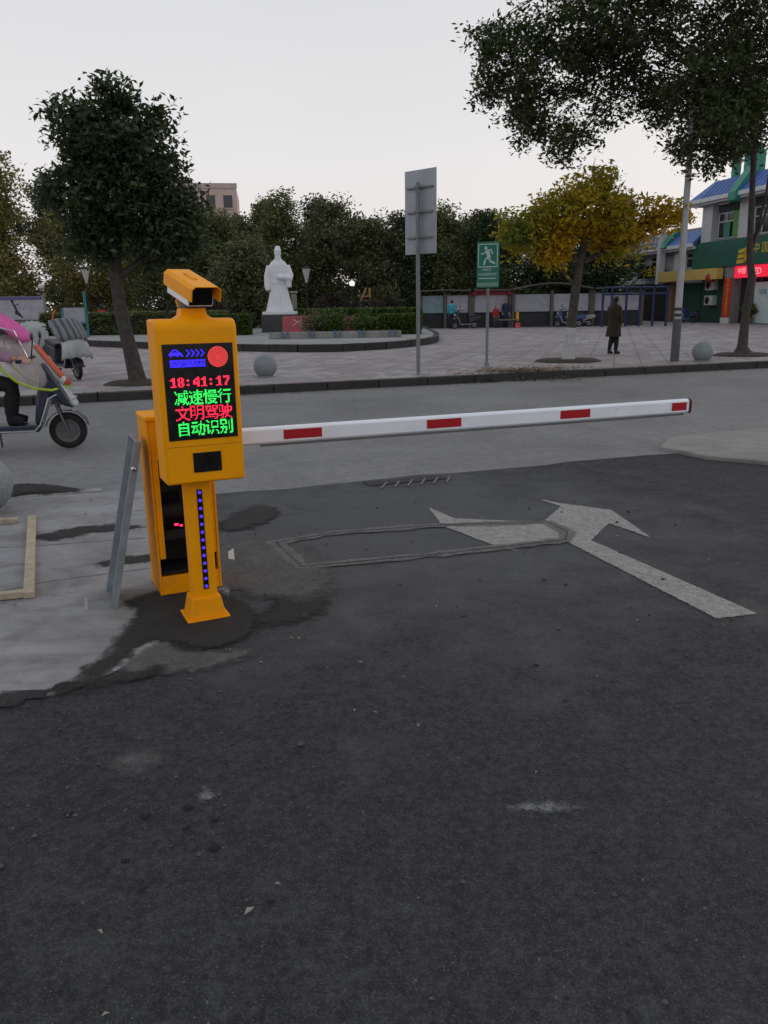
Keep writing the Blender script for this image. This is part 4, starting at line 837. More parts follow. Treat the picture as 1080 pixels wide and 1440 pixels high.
gallery('notice boards left of the red header bay, one board teal', 2.3, 5.2, 48, 2, False, .05, (2, 0))
gallery('notice board bay with a red header and red lanterns', 5.35, 7.5, 48, 1, True, .03)
gallery('notice boards with a curved roof between the signs and the yellow tree', 7.7, 12.2, 48, 2, False, .35, (1, 0))
gallery('notice boards at the right, partly behind blue exercise posts', 12.35, 15.2, 48, 1, False, .08, (0,))
t = thing('billboard', 'pale notice board with a leaping figure silhouette near the left edge', 'notice board', (-18.4, 40, .15))
MB().box((0, 0, 1.48), (4.2, .1, 1.1)).build('panel', PO[0], t, bevel=.02); MB().box((0, -.06, 1.95), (4.1, .02, .14)).build('title_strip', mat('violet_strip', (.10, .08, .22), .6), t)
for x in (-2.05, 2.12): MB().box((x, .02, 1.05), (.12, .12, 2.2)).build('post', GREYP, t)
MB().box((0, .15, .45), (4.2, .3, .9)).build('base_wall', mat('grey_base', (.16, .16, .155), .9, .15, 3), t); MB().box((0, -.02, .42), (4.2, .1, .3)).build('dark_plinth', BASEW, t)
mb = MB(); y = -.054
stroke(mb, [(.62, 1.72), (.75, 1.45), (.72, 1.25), (.95, 1.12)], .09, y); stroke(mb, [(.72, 1.62), (.9, 1.68)], .04, y - .001); stroke(mb, [(.75, 1.4), (1.02, 1.05)], .08, y - .002)
mb.add([(.6 + .07 * math.cos(k), y - .003, 1.82 + .08 * math.sin(k)) for k in np.linspace(0, 6.28, 11)[:-1]], [tuple(range(10))]); mb.build('silhouette', mat('poster_black', (.02, .02, .03), .6), t)
t = thing('exercise_board', 'teal framed exercise board with a blue white panel left of the leaning trunk', 'board', (-13.4, 36, .15))
MB().box((0, 0, 1.15), (.95, .06, .62)).build('panel', PO[1], t, bevel=.01); MB().box((0, -.03, .82), (.95, .08, .08)).build('ledge', LB, t)
for x, h in ((-.5, 1.4), (.52, 2.15)): MB().tube([(x, 0, 0), (x, 0, h)], .06, 10).build('post', TEAL, t, smooth=True)
MB().box((0, 0, .3), (1.0, .05, .3)).build('lower_panel', LB, t)
t = thing('exercise_rack', 'blue outdoor exercise frame behind the woman in the long coat', 'exercise frame', (13.2, 45.5, .15))
for x in (-.95, -.45, .35, 1.1, 1.85, 2.6): MB().tube([(x, 0, 0), (x, 0, 2.15)], .07, 10).build('post', BLUEP, t, smooth=True)
for z in (2.1, 1.75): MB().tube([(-1.0, 0, z), (2.65, 0, z)], .05, 10).build('beam', BLUEP, t, smooth=True)
o = thing('red_stool', 'small pinkish red stool lying on the plaza before the notice boards', 'stool', (7.75, 46.5, .15))
MB().lathe([(.18, 0), (.13, .28), (.15, .3), (.02, .31)], 10).build('seat', mat('pink_red', (.5, .06, .09), .5), o, smooth=True)
t = thing('park_bench', 'yellow ended bench by the child in red at the notice boards', 'bench', (7.25, 48.0 - 1.0, .15))
MB().box((0, 0, .45), (1.1, .35, .06)).build('seat', mat('bench_wood', (.2, .15, .09), .7), t); MB().box((.55, 0, .62), (.16, .3, .5)).build('end_panel', mat('yellow_plastic', (.5, .32, .03), .5), t, bevel=.05)
for x in (-.4, .4): MB().box((x, 0, .21), (.06, .3, .42)).build('leg', BLUEP, t)

# ------------------------------------------------------------------ buildings
def block(parent, nm, m, s0, s1, y0, y1, z0, z1, bevel=0): return MB().box(((s0 + s1) / 2, (y0 + y1) / 2, (z0 + z1) / 2), (s1 - s0, y1 - y0, z1 - z0)).build(nm, m, parent, bevel=bevel)
WALL = mat('white_wall', (.46, .46, .50), .8, .08, .8, dirt=.25); BLUER = mat('blue_roof_sheet', (.05, .115, .36), .5, .08, 1.5); GRBEAM = mat('green_beam', (.03, .22, .16), .5, .1, 2)
GRBOARD = mat('green_fascia', (.012, .085, .06), .5, .1, 1.); YELF = mat('yellow_fascia', (.50, .36, .10), .6, .08, 1.); GLASS = mat('dark_window_glass', (.02, .024, .03), .15, .2, 2, spec=.6)
FRM = mat('window_frame_white', (.5, .5, .5), .5); SHUT = mat('green_shutter', (.015, .055, .04), .6, .1, 1.5); GOLD = mat('gold_letters', (.55, .38, .03), .5); LBLUE = mat('pale_blue_fascia', (.40, .46, .54), .5)
brz = math.atan2(.978, -.206)
def window(parent, s0, s1, z0, z1, y, nx=2, ny=2):
    w_ = block(parent, 'window', GLASS, s0, s1, y - .05, y + .01, z0, z1)
    for i in range(nx + 1): x = s0 + (s1 - s0) * i / nx; block(w_, 'mullion', FRM, x - .035, x + .035, y, y + .05, z0, z1)
    for i in range(ny + 1): z = z0 + (z1 - z0) * (0, .66, 1)[i] if ny == 2 else z0 + (z1 - z0) * i / ny; block(w_, 'transom', FRM, s0 - .03, s1 + .03, y, y + .046, z - .03, z + .03)
    return w_
A = thing('shop_building', 'two storey shop building with blue roof and green arch at the right edge', 'building', (21.35, 46.6, 0), brz)
block(A, 'wall', WALL, -9, 6.0, -9, -.35, .1, 7.1)
for s0, s1 in ((4.9, 5.95), (1.45, 2.3), (-2.3, -1.4), (-5.5, -4.7)): block(A, 'column', WALL, s0, s1, -.34, .12, 4.9, 7.1, .02)
for s0, s1, n in ((2.45, 4.75, 3), (-1.3, 1.35, 4), (-4.6, -2.4, 3)): window(A, s0, s1, 5.12, 6.55, -.3, n); block(A, 'lintel_shadow_board', mat('eave_shade', (.05, .05, .055), .8), s0, s1, -.34, -.2, 6.6, 7.08)  # dark board over each window paints in the shade under the eave
block(A, 'green_curtain', mat('green_curtain', (.10, .26, .07), .8), 2.5, 3.25, -.24, -.2, 5.15, 6.75); block(A, 'teal_curtain', mat('teal_curtain', (.05, .2, .15), .8), 3.55, 4.1, -.24, -.2, 5.15, 6.0)
block(A, 'eave', mat('eave_white', (.48, .48, .5), .7), -9, 6.6, -.3, .65, 7.1, 7.28, .02); block(A, 'gutter', mat('gutter_white', (.55, .56, .6), .6), -9, 6.62, .652, .78, 7.22, 7.46, .02)
rf = MB().rings([[(s, .76, 7.46), (s, -.35, 8.5), (s, -.5, 8.4), (s, .6, 7.3)] if s < 6 else [(s, .74, 7.46), (s - .9, -.35, 8.5), (s - .9, -.5, 8.4), (s, .58, 7.3)] for s in (-9, 6.55)]).build('roof', BLUER, A)
for s in np.arange(-8.8, 5.6, .45): MB().rings([[(s - .02, .74, 7.47), (s + .02, .74, 7.47), (s + .02, .74, 7.5), (s - .02, .74, 7.5)], [(s - .02, -.33, 8.50), (s + .02, -.33, 8.50), (s + .02, -.33, 8.53), (s - .02, -.33, 8.53)]]).build('seam', BLUER, rf)
MB().rings([[(1.65, .95, 7.0), (2.3, .95, 7.0), (2.3, .6, 6.9), (1.65, .6, 6.9)], [(1.65, .95, 7.45), (2.3, .95, 7.45), (2.3, .5, 7.5), (1.65, .5, 7.5)], [(1.6, -.1, 8.85), (2.3, -.1, 8.85), (2.3, -.6, 8.85), (1.6, -.6, 8.85)]]).build('green_bracket', GRBEAM, A)
block(A, 'roof_deck', mat('grey_parapet', (.30, .30, .31), .8), -9, 5.6, -8.8, -.42, 7.3, 8.3)
for s in (4.35, 3.2, 2.15): MB().box((s, -.85, 8.95), (.34, .4, 1.6)).build('arch_post', GRBEAM, A)
MB().tube([(4.35, -.85, 9.6), (4.2, -.85, 9.9), (3.8, -.85, 10.05), (2.7, -.85, 10.05), (2.3, -.85, 9.9), (2.15, -.85, 9.6)], .17, 8).build('arch_head', GRBEAM, A)
MB().tube([(3.2, -.85, 9.4), (3.2, -.85, 10.05)], .16, 8).build('arch_head', GRBEAM, A)
block(A, 'green_fascia', GRBOARD, -9, 6.3, -.34, .35, 3.42, 4.95, .01)
for s0, s1 in ((.4, 2.1), (-3.5, .3)): block(A, 'shop_front', GLASS, s0, s1, -.34, -.3, .15, 3.3)
block(A, 'shutter', SHUT, 2.97, 5.95, -.34, -.25, .15, 2.9)
block(A, 'pillar', mat('shop_pillar', (.2, .2, .2), .8), 2.1, 2.96, -.34, .25, .1, 3.4)
bn = block(A, 'red_banner', mat('red_banner', (.45, .035, .02), .6), 2.15, 2.9, .26, .30, .5, 2.75)
Mf = Matrix.Rotation(R(180), 4, 'Z') @ FRONT
for i, ch in enumerate('中国邮政储蓄银行'): text_part(ch, GOLD, bn, .27, Matrix.Translation((2.52, .305, 2.6 - i * .27)) @ Mf)
block(A, 'banner_foot', mat('white_foot', (.5, .5, .48), .7), 2.12, 2.93, .255, .34, .15, .49)
rl = block(A, 'red_lit_sign', emit('red_lightbox', (1, .02, .06), .75, (.2, .01, .02)), -3.2, 1.7, .36, .5, 2.72, 3.38)
text_part('LED', emit('pink_letters', (1, .35, .4), 1.1), rl, .5, Matrix.Translation((-.25, .505, 3.03)) @ Mf)
text_part('中国', emit('pink_letters', (1, .35, .4), 1.1), rl, .36, Matrix.Translation((1.05, .505, 3.08)) @ Mf)
lg = MB(); 
for k in range(3): stroke(lg, [(-1.75 + k * .06, 3.62 + k * .28), (-1.15 + k * .03, 3.66 + k * .3), (-.85 + k * .05, 3.95 + k * .27)], .2, 0.0 - k * .002)
lgo = lg.build('gold_emblem', GOLD, A); lgo.rotation_euler = (0, 0, math.pi); lgo.location = (0, .356, 0)
text_part('中', GOLD, A, .62, Matrix.Translation((.15, .353, 4.25)) @ Mf, name='gold_lettering'); text_part('国', GOLD, A, .62, Matrix.Translation((-.6, .353, 4.25)) @ Mf, name='gold_lettering')
wp = block(A, 'white_poster', mat('pale_poster', (.40, .50, .50), .5), -1.6, .35, .0, .06, .2, 2.45)
text_part('储蓄', mat('poster_teal_text', (.05, .2, .22), .6), wp, .34, Matrix.Translation((-.4, .062, 1.9)) @ Mf); 
plt = thing('potted_plant', 'leafy green potted plant before the pale poster at the right edge', 'plant', (20.95, 46.75, .15))
MB().lathe([(.16, 0), (.22, .35), (.24, .36), (.2, .34)], 14).build('pot', mat('terracotta', (.2, .09, .05), .8), plt, smooth=True); leaf_mesh('foliage', lobe_clumps((0, 0, .8), (.4, .4, .45), 26, .2), np.full(26, .1), 24, .16, .07, LF_H, plt)
Bd = thing('lower_shop_building', 'lower shop wing with blue roof and yellow fascia behind the lamp pole', 'building', (21.35, 46.6, 0), brz)
block(Bd, 'wall', WALL, 6.05, 17, -9, -.3, .1, 4.7)
block(Bd, 'eave', mat('eave_white', (.48, .48, .5), .7), 6.05, 17, -.3, .5, 4.62, 4.82, .02); block(Bd, 'gutter', mat('gutter_white', (.55, .56, .6), .6), 6.05, 17, .502, .62, 4.75, 4.98, .02)
MB().rings([[(s, .6, 4.98), (s, -.3, 5.8), (s, -.45, 5.7), (s, .45, 4.84)] for s in (6.05, 10.2)]).build('roof', BLUER, Bd)
block(Bd, 'parapet', mat('grey_parapet', (.30, .30, .31), .8), 6.05, 17, -4, -.48, 4.9, 6.0)
block(Bd, 'light_blue_fascia', LBLUE, 10.25, 17, -.2, .7, 4.99, 5.9, .02); block(Bd, 'light_blue_trim', mat('blue_trim', (.16, .24, .38), .5), 10.25, 17, .702, .75, 5.2, 5.32); block(Bd, 'light_blue_trim', mat('blue_trim', (.16, .24, .38), .5), 10.25, 17, .702, .75, 5.6, 5.7)
MB().rings([[(9.0, .8, 4.9), (9.5, .8, 4.9), (9.5, .4, 4.9), (9.0, .4, 4.9)], [(8.8, -.1, 6.15), (9.5, -.1, 6.15), (9.5, -.5, 6.15), (8.8, -.5, 6.15)]]).build('green_bracket', GRBEAM, Bd)
block(Bd, 'white_post', mat('eave_white', (.48, .48, .5), .7), 9.55, 9.95, .3, .72, 2.6, 5.95, .02)
for s0, s1 in ((6.4, 7.85), (10.4, 12.2), (13, 15)): window(Bd, s0, s1, 3.55, 4.45, -.27, 2)
block(Bd, 'column', WALL, 8.1, 8.9, -.29, .1, 2.9, 4.6, .1)
block(Bd, 'yellow_fascia', YELF, 2.97, 9.5, .36, .8, 2.72, 3.36, .01)
ln = thing('red_lantern', 'round red paper lantern hanging before the yellow shop fascia', 'lantern', (20.0, 50.2, 2.55)); MB().ell((0, 0, .3), (.34, .34, .3), 16, 10).build('lantern_body', mat('lantern_red', (.30, .03, .015), .6), ln, smooth=True, ang=70); MB().tube([(0, 0, -.25), (0, 0, 0)], [.05, .03], 6).build('tassel', REDH, ln)
bs = block(Bd, 'black_sign', BLACK, 10.0, 13.2, .1, .25, 3.05, 3.9); text_part('小金豆', GOLD, bs, .72, Matrix.Translation((11.5, .255, 3.45)) @ Mf)
block(Bd, 'shutter', SHUT, 6.0, 8.6, -.3, -.22, .15, 2.6); block(Bd, 'dark_entry', DARK, 8.65, 16, -.3, -.25, .15, 2.7); block(Bd, 'shop_pillar', mat('tan_pillar', (.22, .14, .09), .8), 8.6, 8.95, -.29, .2, .1, 2.72)
for i, z in enumerate((1.2, 2.1)):
    ac = thing('air_conditioner', ('lower' if i == 0 else 'upper') + ' white air conditioner box on the shop wall under the yellow fascia', 'air conditioner', (20.55, 51.2, z), brz, 'air conditioners on the shop wall')
    MB().box((0, .1, .3), (.85, .34, .58)).build('case', mat('ac_white', (.45, .44, .42), .6), ac, bevel=.02); MB().lathe([(.22, 0), (.22, .02), (.05, .03)], 18, Matrix.Translation((.1, .272, .3)) @ Matrix.Rotation(R(-90), 4, 'X')).build('fan_grille', DARK, ac, smooth=True); MB().box((0, .0, -.02), (.7, .3, .04)).build('bracket', GREYP, ac)
# pink apartment block
PINK = mat('pink_render', (.56, .42, .38), .85, .08, .3, dirt=.2)
Ap = thing('apartment_block', 'pink apartment block rising behind the trees left of the statue', 'building', (-22, 112, 0), R(8))
block(Ap, 'wall', PINK, -3.2, 3.4, -6, 6, 0, 15.9); block(Ap, 'stair_tower', PINK, -6.5, -3.2, -5.6, 6, 0, 17.2); block(Ap, 'parapet', mat('pink_trim', (.48, .38, .35), .85), -3.3, 3.5, -6.1, -5.9, 15.9, 16.5); block(Ap, 'tower_cap', mat('pink_trim', (.48, .38, .35), .85), -5.6, -3.8, -4.8, 2, 17.2, 18.2)
for f in range(5):
    for x in (-2.2, .2, 2.3): 
        w_ = block(Ap, 'window', GLASS, x - .55, x + .55, -6.03, -5.98, 2 + f * 2.9, 3.5 + f * 2.9); block(w_, 'sill', PINK, x - .65, x + .65, -6.15, -6.0, 1.88 + f * 2.9, 2.0 + f * 2.9)
    w_ = block(Ap, 'window', GLASS, -5.4, -4.5, -5.63, -5.58, 2.6 + f * 2.9, 3.9 + f * 2.9); block(w_, 'sill', PINK, -5.5, -4.4, -5.72, -5.6, 2.48 + f * 2.9, 2.6 + f * 2.9)
# ------------------------------------------------------------------ people
def person(label, loc, rz, J=None, H=1.65, group=None, wear=(), vox=.016, hair=True, name='person'):
    """faces -Y; J overrides joints in metres for a 1.65 m figure"""
    j = dict(pelvis=(0, 0, .90), chest=(0, .01, 1.22), neck=(0, .01, 1.40), head=(0, -.015, 1.53), shl=(-.175, .01, 1.34), shr=(.175, .01, 1.34), ell=(-.21, .03, 1.07), elr=(.21, .03, 1.07),
             wrl=(-.2, -.05, .84), wrr=(.2, -.05, .84), hpl=(-.085, 0, .86), hpr=(.085, 0, .86), knl=(-.09, -.02, .47), knr=(.09, -.02, .47), anl=(-.09, .02, .08), anr=(.09, .02, .08), ftl=(-.09, -.13, .03), ftr=(.09, -.13, .03))
    j.update(J or {}); k = H / 1.65; j = {a: Vector(b) * k for a, b in j.items()}
    t = thing(name, label, 'person', loc, rz, group); mb = MB()
    h = j['head']; up = (h - j['neck']).normalized()
    def torso(mb, g):
        mb.tube([j['pelvis'] - (j['chest'] - j['pelvis']) * .25, j['pelvis'], j['pelvis'].lerp(j['chest'], .5), j['chest'], j['chest'].lerp(j['neck'], .65)], [.10 * k + g, .125 * k + g, .115 * k + g, .135 * k + g, .08 * k + g], 14, None, 1.0)
        mb.tube([j['shl'], j['chest'].lerp(j['neck'], .45), j['shr']], [.06 * k + g, .085 * k + g, .06 * k + g], 10)
    def arm(mb, s_, g, a=1.): mb.tube([j['sh' + s_], j['el' + s_], j['el' + s_].lerp(j['wr' + s_], a)], [.052 * k + g, .04 * k + g, .03 * k + g], 10)
    def leg(mb, s_, g, a=1.): mb.tube([j['hp' + s_], j['hp' + s_].lerp(j['kn' + s_], .5), j['kn' + s_], j['kn' + s_].lerp(j['an' + s_], .35), j['kn' + s_].lerp(j['an' + s_], a)], [.085 * k + g, .07 * k + g, .05 * k + g, .052 * k + g, .034 * k + g], 10)
    torso(mb, 0); mb.tube([j['chest'].lerp(j['neck'], .6), j['neck'], h], [.06 * k, .05 * k, .05 * k], 10)
    mb.ell(h, (.075 * k, .092 * k, .115 * k), 14, 10); mb.ell(h + Vector((0, -.095, -.01)) * k, (.014 * k, .02 * k, .025 * k), 6, 5)
    for s_ in (-1, 1): mb.ell(h + Vector((s_ * .077, .01, 0)) * k, (.01 * k, .02 * k, .03 * k), 6, 5)
    for s_ in 'lr':
        arm(mb, s_, 0); leg(mb, s_, 0); d = (j['wr' + s_] - j['el' + s_]).normalized(); wv = j['wr' + s_]
        mb.ell(wv + d * .05 * k, (.03 * k, .036 * k, .04 * k), 8, 6); sd = d.orthogonal().normalized()
        for q in range(4): mb.tube([wv + d * .07 * k + sd * (q - 1.5) * .02 * k, wv + d * (.115 + .012 * (q in (1, 2))) * k + sd * (q - 1.5) * .021 * k, wv + d * (.14 + .015 * (q in (1, 2))) * k + sd * (q - 1.5) * .02 * k + Vector((0, -.015 * k, 0))], [.0105 * k, .01 * k, .008 * k], 6)
        mb.tube([wv + d * .03 * k + sd * -.03 * k, wv + d * .07 * k + sd * -.055 * k, wv + d * .095 * k + sd * -.055 * k], [.012 * k, .011 * k, .009 * k], 6)
        mb.tube([j['an' + s_], j['an' + s_].lerp(j['ft' + s_], .5), j['ft' + s_]], [.036 * k, .036 * k, .03 * k], 8)
    mb.build('body', SKIN, t, remesh=vox * .75)
    eyes = MB()
    for s_ in (-1, 1): eyes.ell(h + Vector((s_ * .03, -.083, .012)) * k, (.012 * k, .008 * k, .008 * k), 6, 5)
    eyes.build('eyes', DARK, t); MB().ell(h + Vector((0, -.085, -.055)) * k, (.022 * k, .01 * k, .006 * k), 8, 5).build('mouth', mat('lips', (.3, .1, .09), .5), t)
    if hair: MB().ell(h + Vector((0, .025, .03)) * k, (.088 * k, .095 * k, .108 * k), 14, 10).ell(h + Vector((0, .07, -.06)) * k, (.07 * k, .04 * k, .09 * k), 10, 8).build('hair', HAIR, t, remesh=vox * .7)
    for nm, m in wear:
        c = MB()
        if nm == 'jacket': torso(c, .02); [arm(c, s_, .018, .92) for s_ in 'lr']
        elif nm == 'trousers':
            [leg(c, s_, .018, .93) for s_ in 'lr']; c.tube([j['pelvis'] + Vector((0, 0, .06)), (j['hpl'] + j['hpr']) / 2 - Vector((0, 0, .03))], [.135 * k, .14 * k], 12)
        elif nm == 'long_coat':
            c.loft([(0, .02, .50 * k, .245 * k, .21 * k), (0, .01, .75 * k, .22 * k, .18 * k), (0, 0, 1.0 * k, .175 * k, .145 * k), (0, .01, 1.22 * k, .19 * k, .14 * k), (0, .015, 1.36 * k, .15 * k, .10 * k), (0, .015, 1.43 * k, .07 * k, .07 * k)], 18)
            c.tube([j['shl'], j['chest'].lerp(j['neck'], .45), j['shr']], [.075 * k, .1 * k, .075 * k], 10); [arm(c, s_, .03, .9) for s_ in 'lr']
        elif nm in ('shoes', 'boots'):
            for s_ in 'lr':
                c = MB(); c.tube([j['an' + s_] + Vector((0, .03 * k, -.04 * k)), j['an' + s_].lerp(j['ft' + s_], .5), j['ft' + s_]], [.045 * k, .046 * k, .04 * k], 10)
                c.tube([j['an' + s_] + Vector((0, 0, -.03)), j['an' + s_].lerp(j['kn' + s_], .75 if nm == 'boots' else .2)], [.045 * k, .058 * k if nm == 'boots' else .045 * k], 10); c.build(nm[:-1], m, t, remesh=vox * .8)
            continue
        elif nm == 'helmet': c.ell(h + Vector((0, .015, .035)) * k, (.135 * k, .15 * k, .135 * k), 16, 12); c.ell(h + Vector((0, -.11, .06)) * k, (.10 * k, .09 * k, .02 * k), 12, 6)
        c.build(nm, m, t, remesh=vox)
    return t
person('person in a long dark coat and boots walking on the plaza', (6.18, 21.7, .15), R(118), dict(anl=(-.06, -.05, .08), ftl=(-.06, -.20, .03), anr=(.06, .10, .09), ftr=(.06, -.03, .03), knl=(-.06, -.06, .47), knr=(.06, .02, .47), head=(0, -.05, 1.52), wrl=(-.17, -.12, .88), wrr=(.17, -.10, .88)), 1.50,
       wear=(('trousers', CLOTHK), ('long_coat', CLOTHB), ('boots', mat('black_boots', (.01, .009, .009), .5))), vox=.014)
person('person in dark top with a cyan cape bending beside a scooter at the notice boards', (4.0, 46.6, .15), R(160), dict(head=(0, -.1, 1.5)), 1.6, wear=(('jacket', CLOTHC), ('trousers', CLOTHN), ('shoes', CLOTHK)), vox=.022)
person('child in a red jacket standing by the bench at the notice boards', (6.62, 47.3, .15), R(20), None, 1.25, wear=(('jacket', CLOTHR), ('trousers', CLOTHG), ('shoes', CLOTHK)), vox=.02)
person('person in navy clothes standing right behind the child in red', (7.25, 47.7, .15), R(-10), None, 1.6, wear=(('jacket', CLOTHN), ('trousers', CLOTHN), ('shoes', CLOTHK)), vox=.022)
person('person in a red jacket left of the leaning tree trunk', (-13.75, 40.6, .15), R(200), None, 1.6, wear=(('jacket', CLOTHR), ('trousers', CLOTHK), ('shoes', CLOTHK)), vox=.022)
person('person in black right beside the person in red, left of the leaning trunk', (-13.25, 40.9, .15), R(170), None, 1.66, wear=(('jacket', CLOTHK), ('trousers', CLOTHK), ('shoes', CLOTHK)), vox=.022)

# ------------------------------------------------------------------ scooters  (forward = +X)
NAVY = mat('navy_scooter_paint', (.008, .012, .035), .3, .1, 4, spec=.6, coat=.4); CHROME = mat('brushed_trim', (.55, .56, .58), .3, .1, 20, metal=.8); TYRE = mat('tyre', (.014, .014, .014), .85, .2, 30, .3, 80)
RIM = mat('cast_rim', (.12, .12, .125), .4, .15, 10, metal=.6); SEATM = mat('black_vinyl', (.012, .012, .013), .55, .2, 12); TAIL = mat('tail_lens', (.25, .01, .01), .3); LENS = mat('headlamp_lens', (.45, .46, .48), .15, .05)
XZ = Matrix.Rotation(R(90), 4, 'X')
def side(poly, y0, y1): return MB().prism([(x, z) for x, z in poly], -y1, -y0, XZ)
def scooter(label, loc, rz, paint, nose=None, group=None, mirrors=True, name='scooter'):
    t = thing(name, label, 'scooter', loc, rz, group)
    for x in (.62, -.60):
        w_ = empty_part('wheel', t, (x, 0, .205)); mb = MB(); n = 28
        mb.rings([[((.16 + .042 * math.cos(a)) * math.cos(q), .04 * math.sin(a), (.16 + .042 * math.cos(a)) * math.sin(q)) for a in np.linspace(0, 6.283, 11)[:-1]] for q in np.linspace(0, 6.2832, n + 1)], cap=False); mb.build('tyre', TYRE, w_, smooth=True, ang=60)
        mb = MB(); mb.lathe([(.118, -.03), (.13, -.032), (.13, .032), (.118, .03)], 24, XZ); mb.lathe([(.035, -.045), (.035, .045)], 12, XZ)
        for q in range(5):
            a = q * 1.2566; mb.tube([(.03 * math.cos(a), 0, .03 * math.sin(a)), (.122 * math.cos(a), 0, .122 * math.sin(a))], [.018, .012], 6)
        mb.lathe([(.085, .036), (.085, .04)], 16, XZ); mb.build('rim', RIM, w_, smooth=True)
    for y in (-.065, .065): MB().tube([(.62, y, .205), (.53, y, .5)], .016, 8).build('fork', RIM, t, smooth=True)
    fv = [[((.235) * math.cos(a) + .62, y, .205 + .235 * math.sin(a)) for y in (-.07, -.045, .045, .07)] for a in np.linspace(R(15), R(165), 10)]
    o = MB().rings(fv, closed=False, cap=False).build('front_fender', paint, t, smooth=True); o.modifiers.new('s', 'SOLIDIFY').thickness = .008
    side([(.30, .30), (.36, .30), (.50, .62), (.60, .50), (.72, .46), (.66, .62), (.56, .80), (.48, .95), (.38, .98), (.40, .80), (.34, .55)], -.15, .15).build('apron', paint, t, bevel=.035, seg=3, smooth=True, ang=50)
    if nose: side([(.60, .56), (.72, .47), (.76, .49), (.66, .66), (.60, .74)], -.12, .12).build('nose', nose, t, bevel=.02, seg=2)
    MB().ell((.62, 0, .76), (.05, .09, .06), 14, 8).build('headlight', LENS, t, smooth=True)
    side([(-.30, .22), (.34, .22), (.38, .30), (-.26, .30)], -.15, .15).build('footboard', paint, t, bevel=.015)
    for s_ in (-1, 1): MB().tube([(-.62, s_ * .155, .30), (-.25, s_ * .158, .24), (.30, s_ * .158, .235), (.36, s_ * .158, .30), (.47, s_ * .158, .58), (.56, s_ * .14, .62), (.74, s_ * .10, .56)], .011, 6).build('trim_strip', CHROME, t, smooth=True)
    side([(-.25, .28), (-.22, .62), (-.75, .70), (-.98, .62), (-.92, .50), (-.72, .44), (-.60, .44), (-.45, .36)], -.14, .14).build('rear_body', paint, t, bevel=.035, seg=3, smooth=True, ang=50)
    side([(-.18, .62), (-.16, .70), (-.45, .72), (-.80, .78), (-.86, .72), (-.75, .66)], -.13, .13).build('seat', SEATM, t, bevel=.03, seg=3, smooth=True, ang=50)
    side([(-.95, .56), (-.99, .60), (-.97, .64), (-.93, .62)], -.07, .07).build('tail_light', TAIL, t, bevel=.005)
    MB().tube([(.42, 0, .9), (.40, 0, 1.0)], .03, 8).build('stem', SEATM, t, smooth=True)
    MB().tube([(.30, -.33, 1.0), (.38, -.15, 1.03), (.40, 0, 1.0), (.38, .15, 1.03), (.30, .33, 1.0)], .014, 8).build('handlebar', SEATM, t, smooth=True)
    for s_ in (-1, 1):
        if mirrors: MB().tube([(.36, s_ * .2, 1.03), (.40, s_ * .28, 1.2)], .007, 6).build('mirror_stalk', SEATM, t, smooth=True); MB().ell((.40, s_ * .30, 1.24), (.015, .06, .04), 12, 8).build('mirror', SEATM, t, smooth=True)
        MB().tube([(.31, s_ * .31, 1.0), (.24, s_ * .40, .99)], .02, 8).build('grip', RUBBER, t, smooth=True)
    MB().tube([(-.1, .1, .22), (-.12, .22, .02)], .01, 6).build('kick_stand', RIM, t, smooth=True)
    return t
SCL = (-4.11, 8.72, 0); SRZ = R(15)
s1 = scooter('dark navy scooter with pink canopy riding along the road at the left edge', SCL, SRZ, NAVY, mat('white_nose', (.45, .46, .48), .35, .08))
# canopy, clear screen and trims
def arc_sheet(rows, name, m, parent, th=.004):
    o = MB().rings(rows, closed=False, cap=False).build(name, m, parent, smooth=True, ang=80); o.modifiers.new('s', 'SOLIDIFY').thickness = th; return o
PINKC = mat('pink_canopy', (.62, .09, .34), .6, .12, 5)
k = NT('clear_pvc'); tr_ = k.n('ShaderNodeBsdfTransparent'); k.p.inputs['Base Color'].default_value = (.62, .56, .56, 1); k.p.inputs['Roughness'].default_value = .3
mx_ = k.n('ShaderNodeMixShader', {0: .34}); k.l(tr_.outputs[0], mx_.inputs[1]); k.l(k.p.outputs[0], mx_.inputs[2]); k.l(mx_.outputs[0], k.out.inputs[0]); PVC = k.m
def across(x, z, wd, drop, n=9): return [(x - .10 * (2 * i / (n - 1) - 1) ** 2, wd * (2 * i / (n - 1) - 1), z - drop * (2 * i / (n - 1) - 1) ** 2) for i in range(n)]
can = [(.37, 1.20, .28, .03), (.34, 1.27, .31, .04), (.24, 1.38, .36, .06), (.0, 1.54, .42, .09), (-.3, 1.66, .45, .11), (-.65, 1.74, .45, .12), (-1.0, 1.70, .42, .12)]
cn = arc_sheet([across(x, z, wd, d) for x, z, wd, d in can], 'canopy', PINKC, s1)
scn = [(.30, 1.28, .29), (.40, 1.15, .30), (.50, 1.00, .30), (.60, .86, .27), (.70, .72, .20)]
ws = arc_sheet([[(x - .5 * (2 * i / 8 - 1) ** 2 * (.55 + .1 * q), wd * (2 * i / 8 - 1), z - .03 * abs(2 * i / 8 - 1)) for i in range(9)] for q, (x, z, wd) in enumerate(scn)], 'windscreen', PVC, s1)
LIME = mat('lime_trim', (.38, .52, .05), .5)
for s_ in (-1, 1): MB().tube([(.03, s_ * .30, 1.22), (.02, s_ * .31, 1.05), (.08, s_ * .31, .90), (.2, s_ * .29, .78), (.36, s_ * .26, .70), (.52, s_ * .20, .67), (.70, 0, .70)], .014, 6).build('trim_piping', LIME, ws, smooth=True)
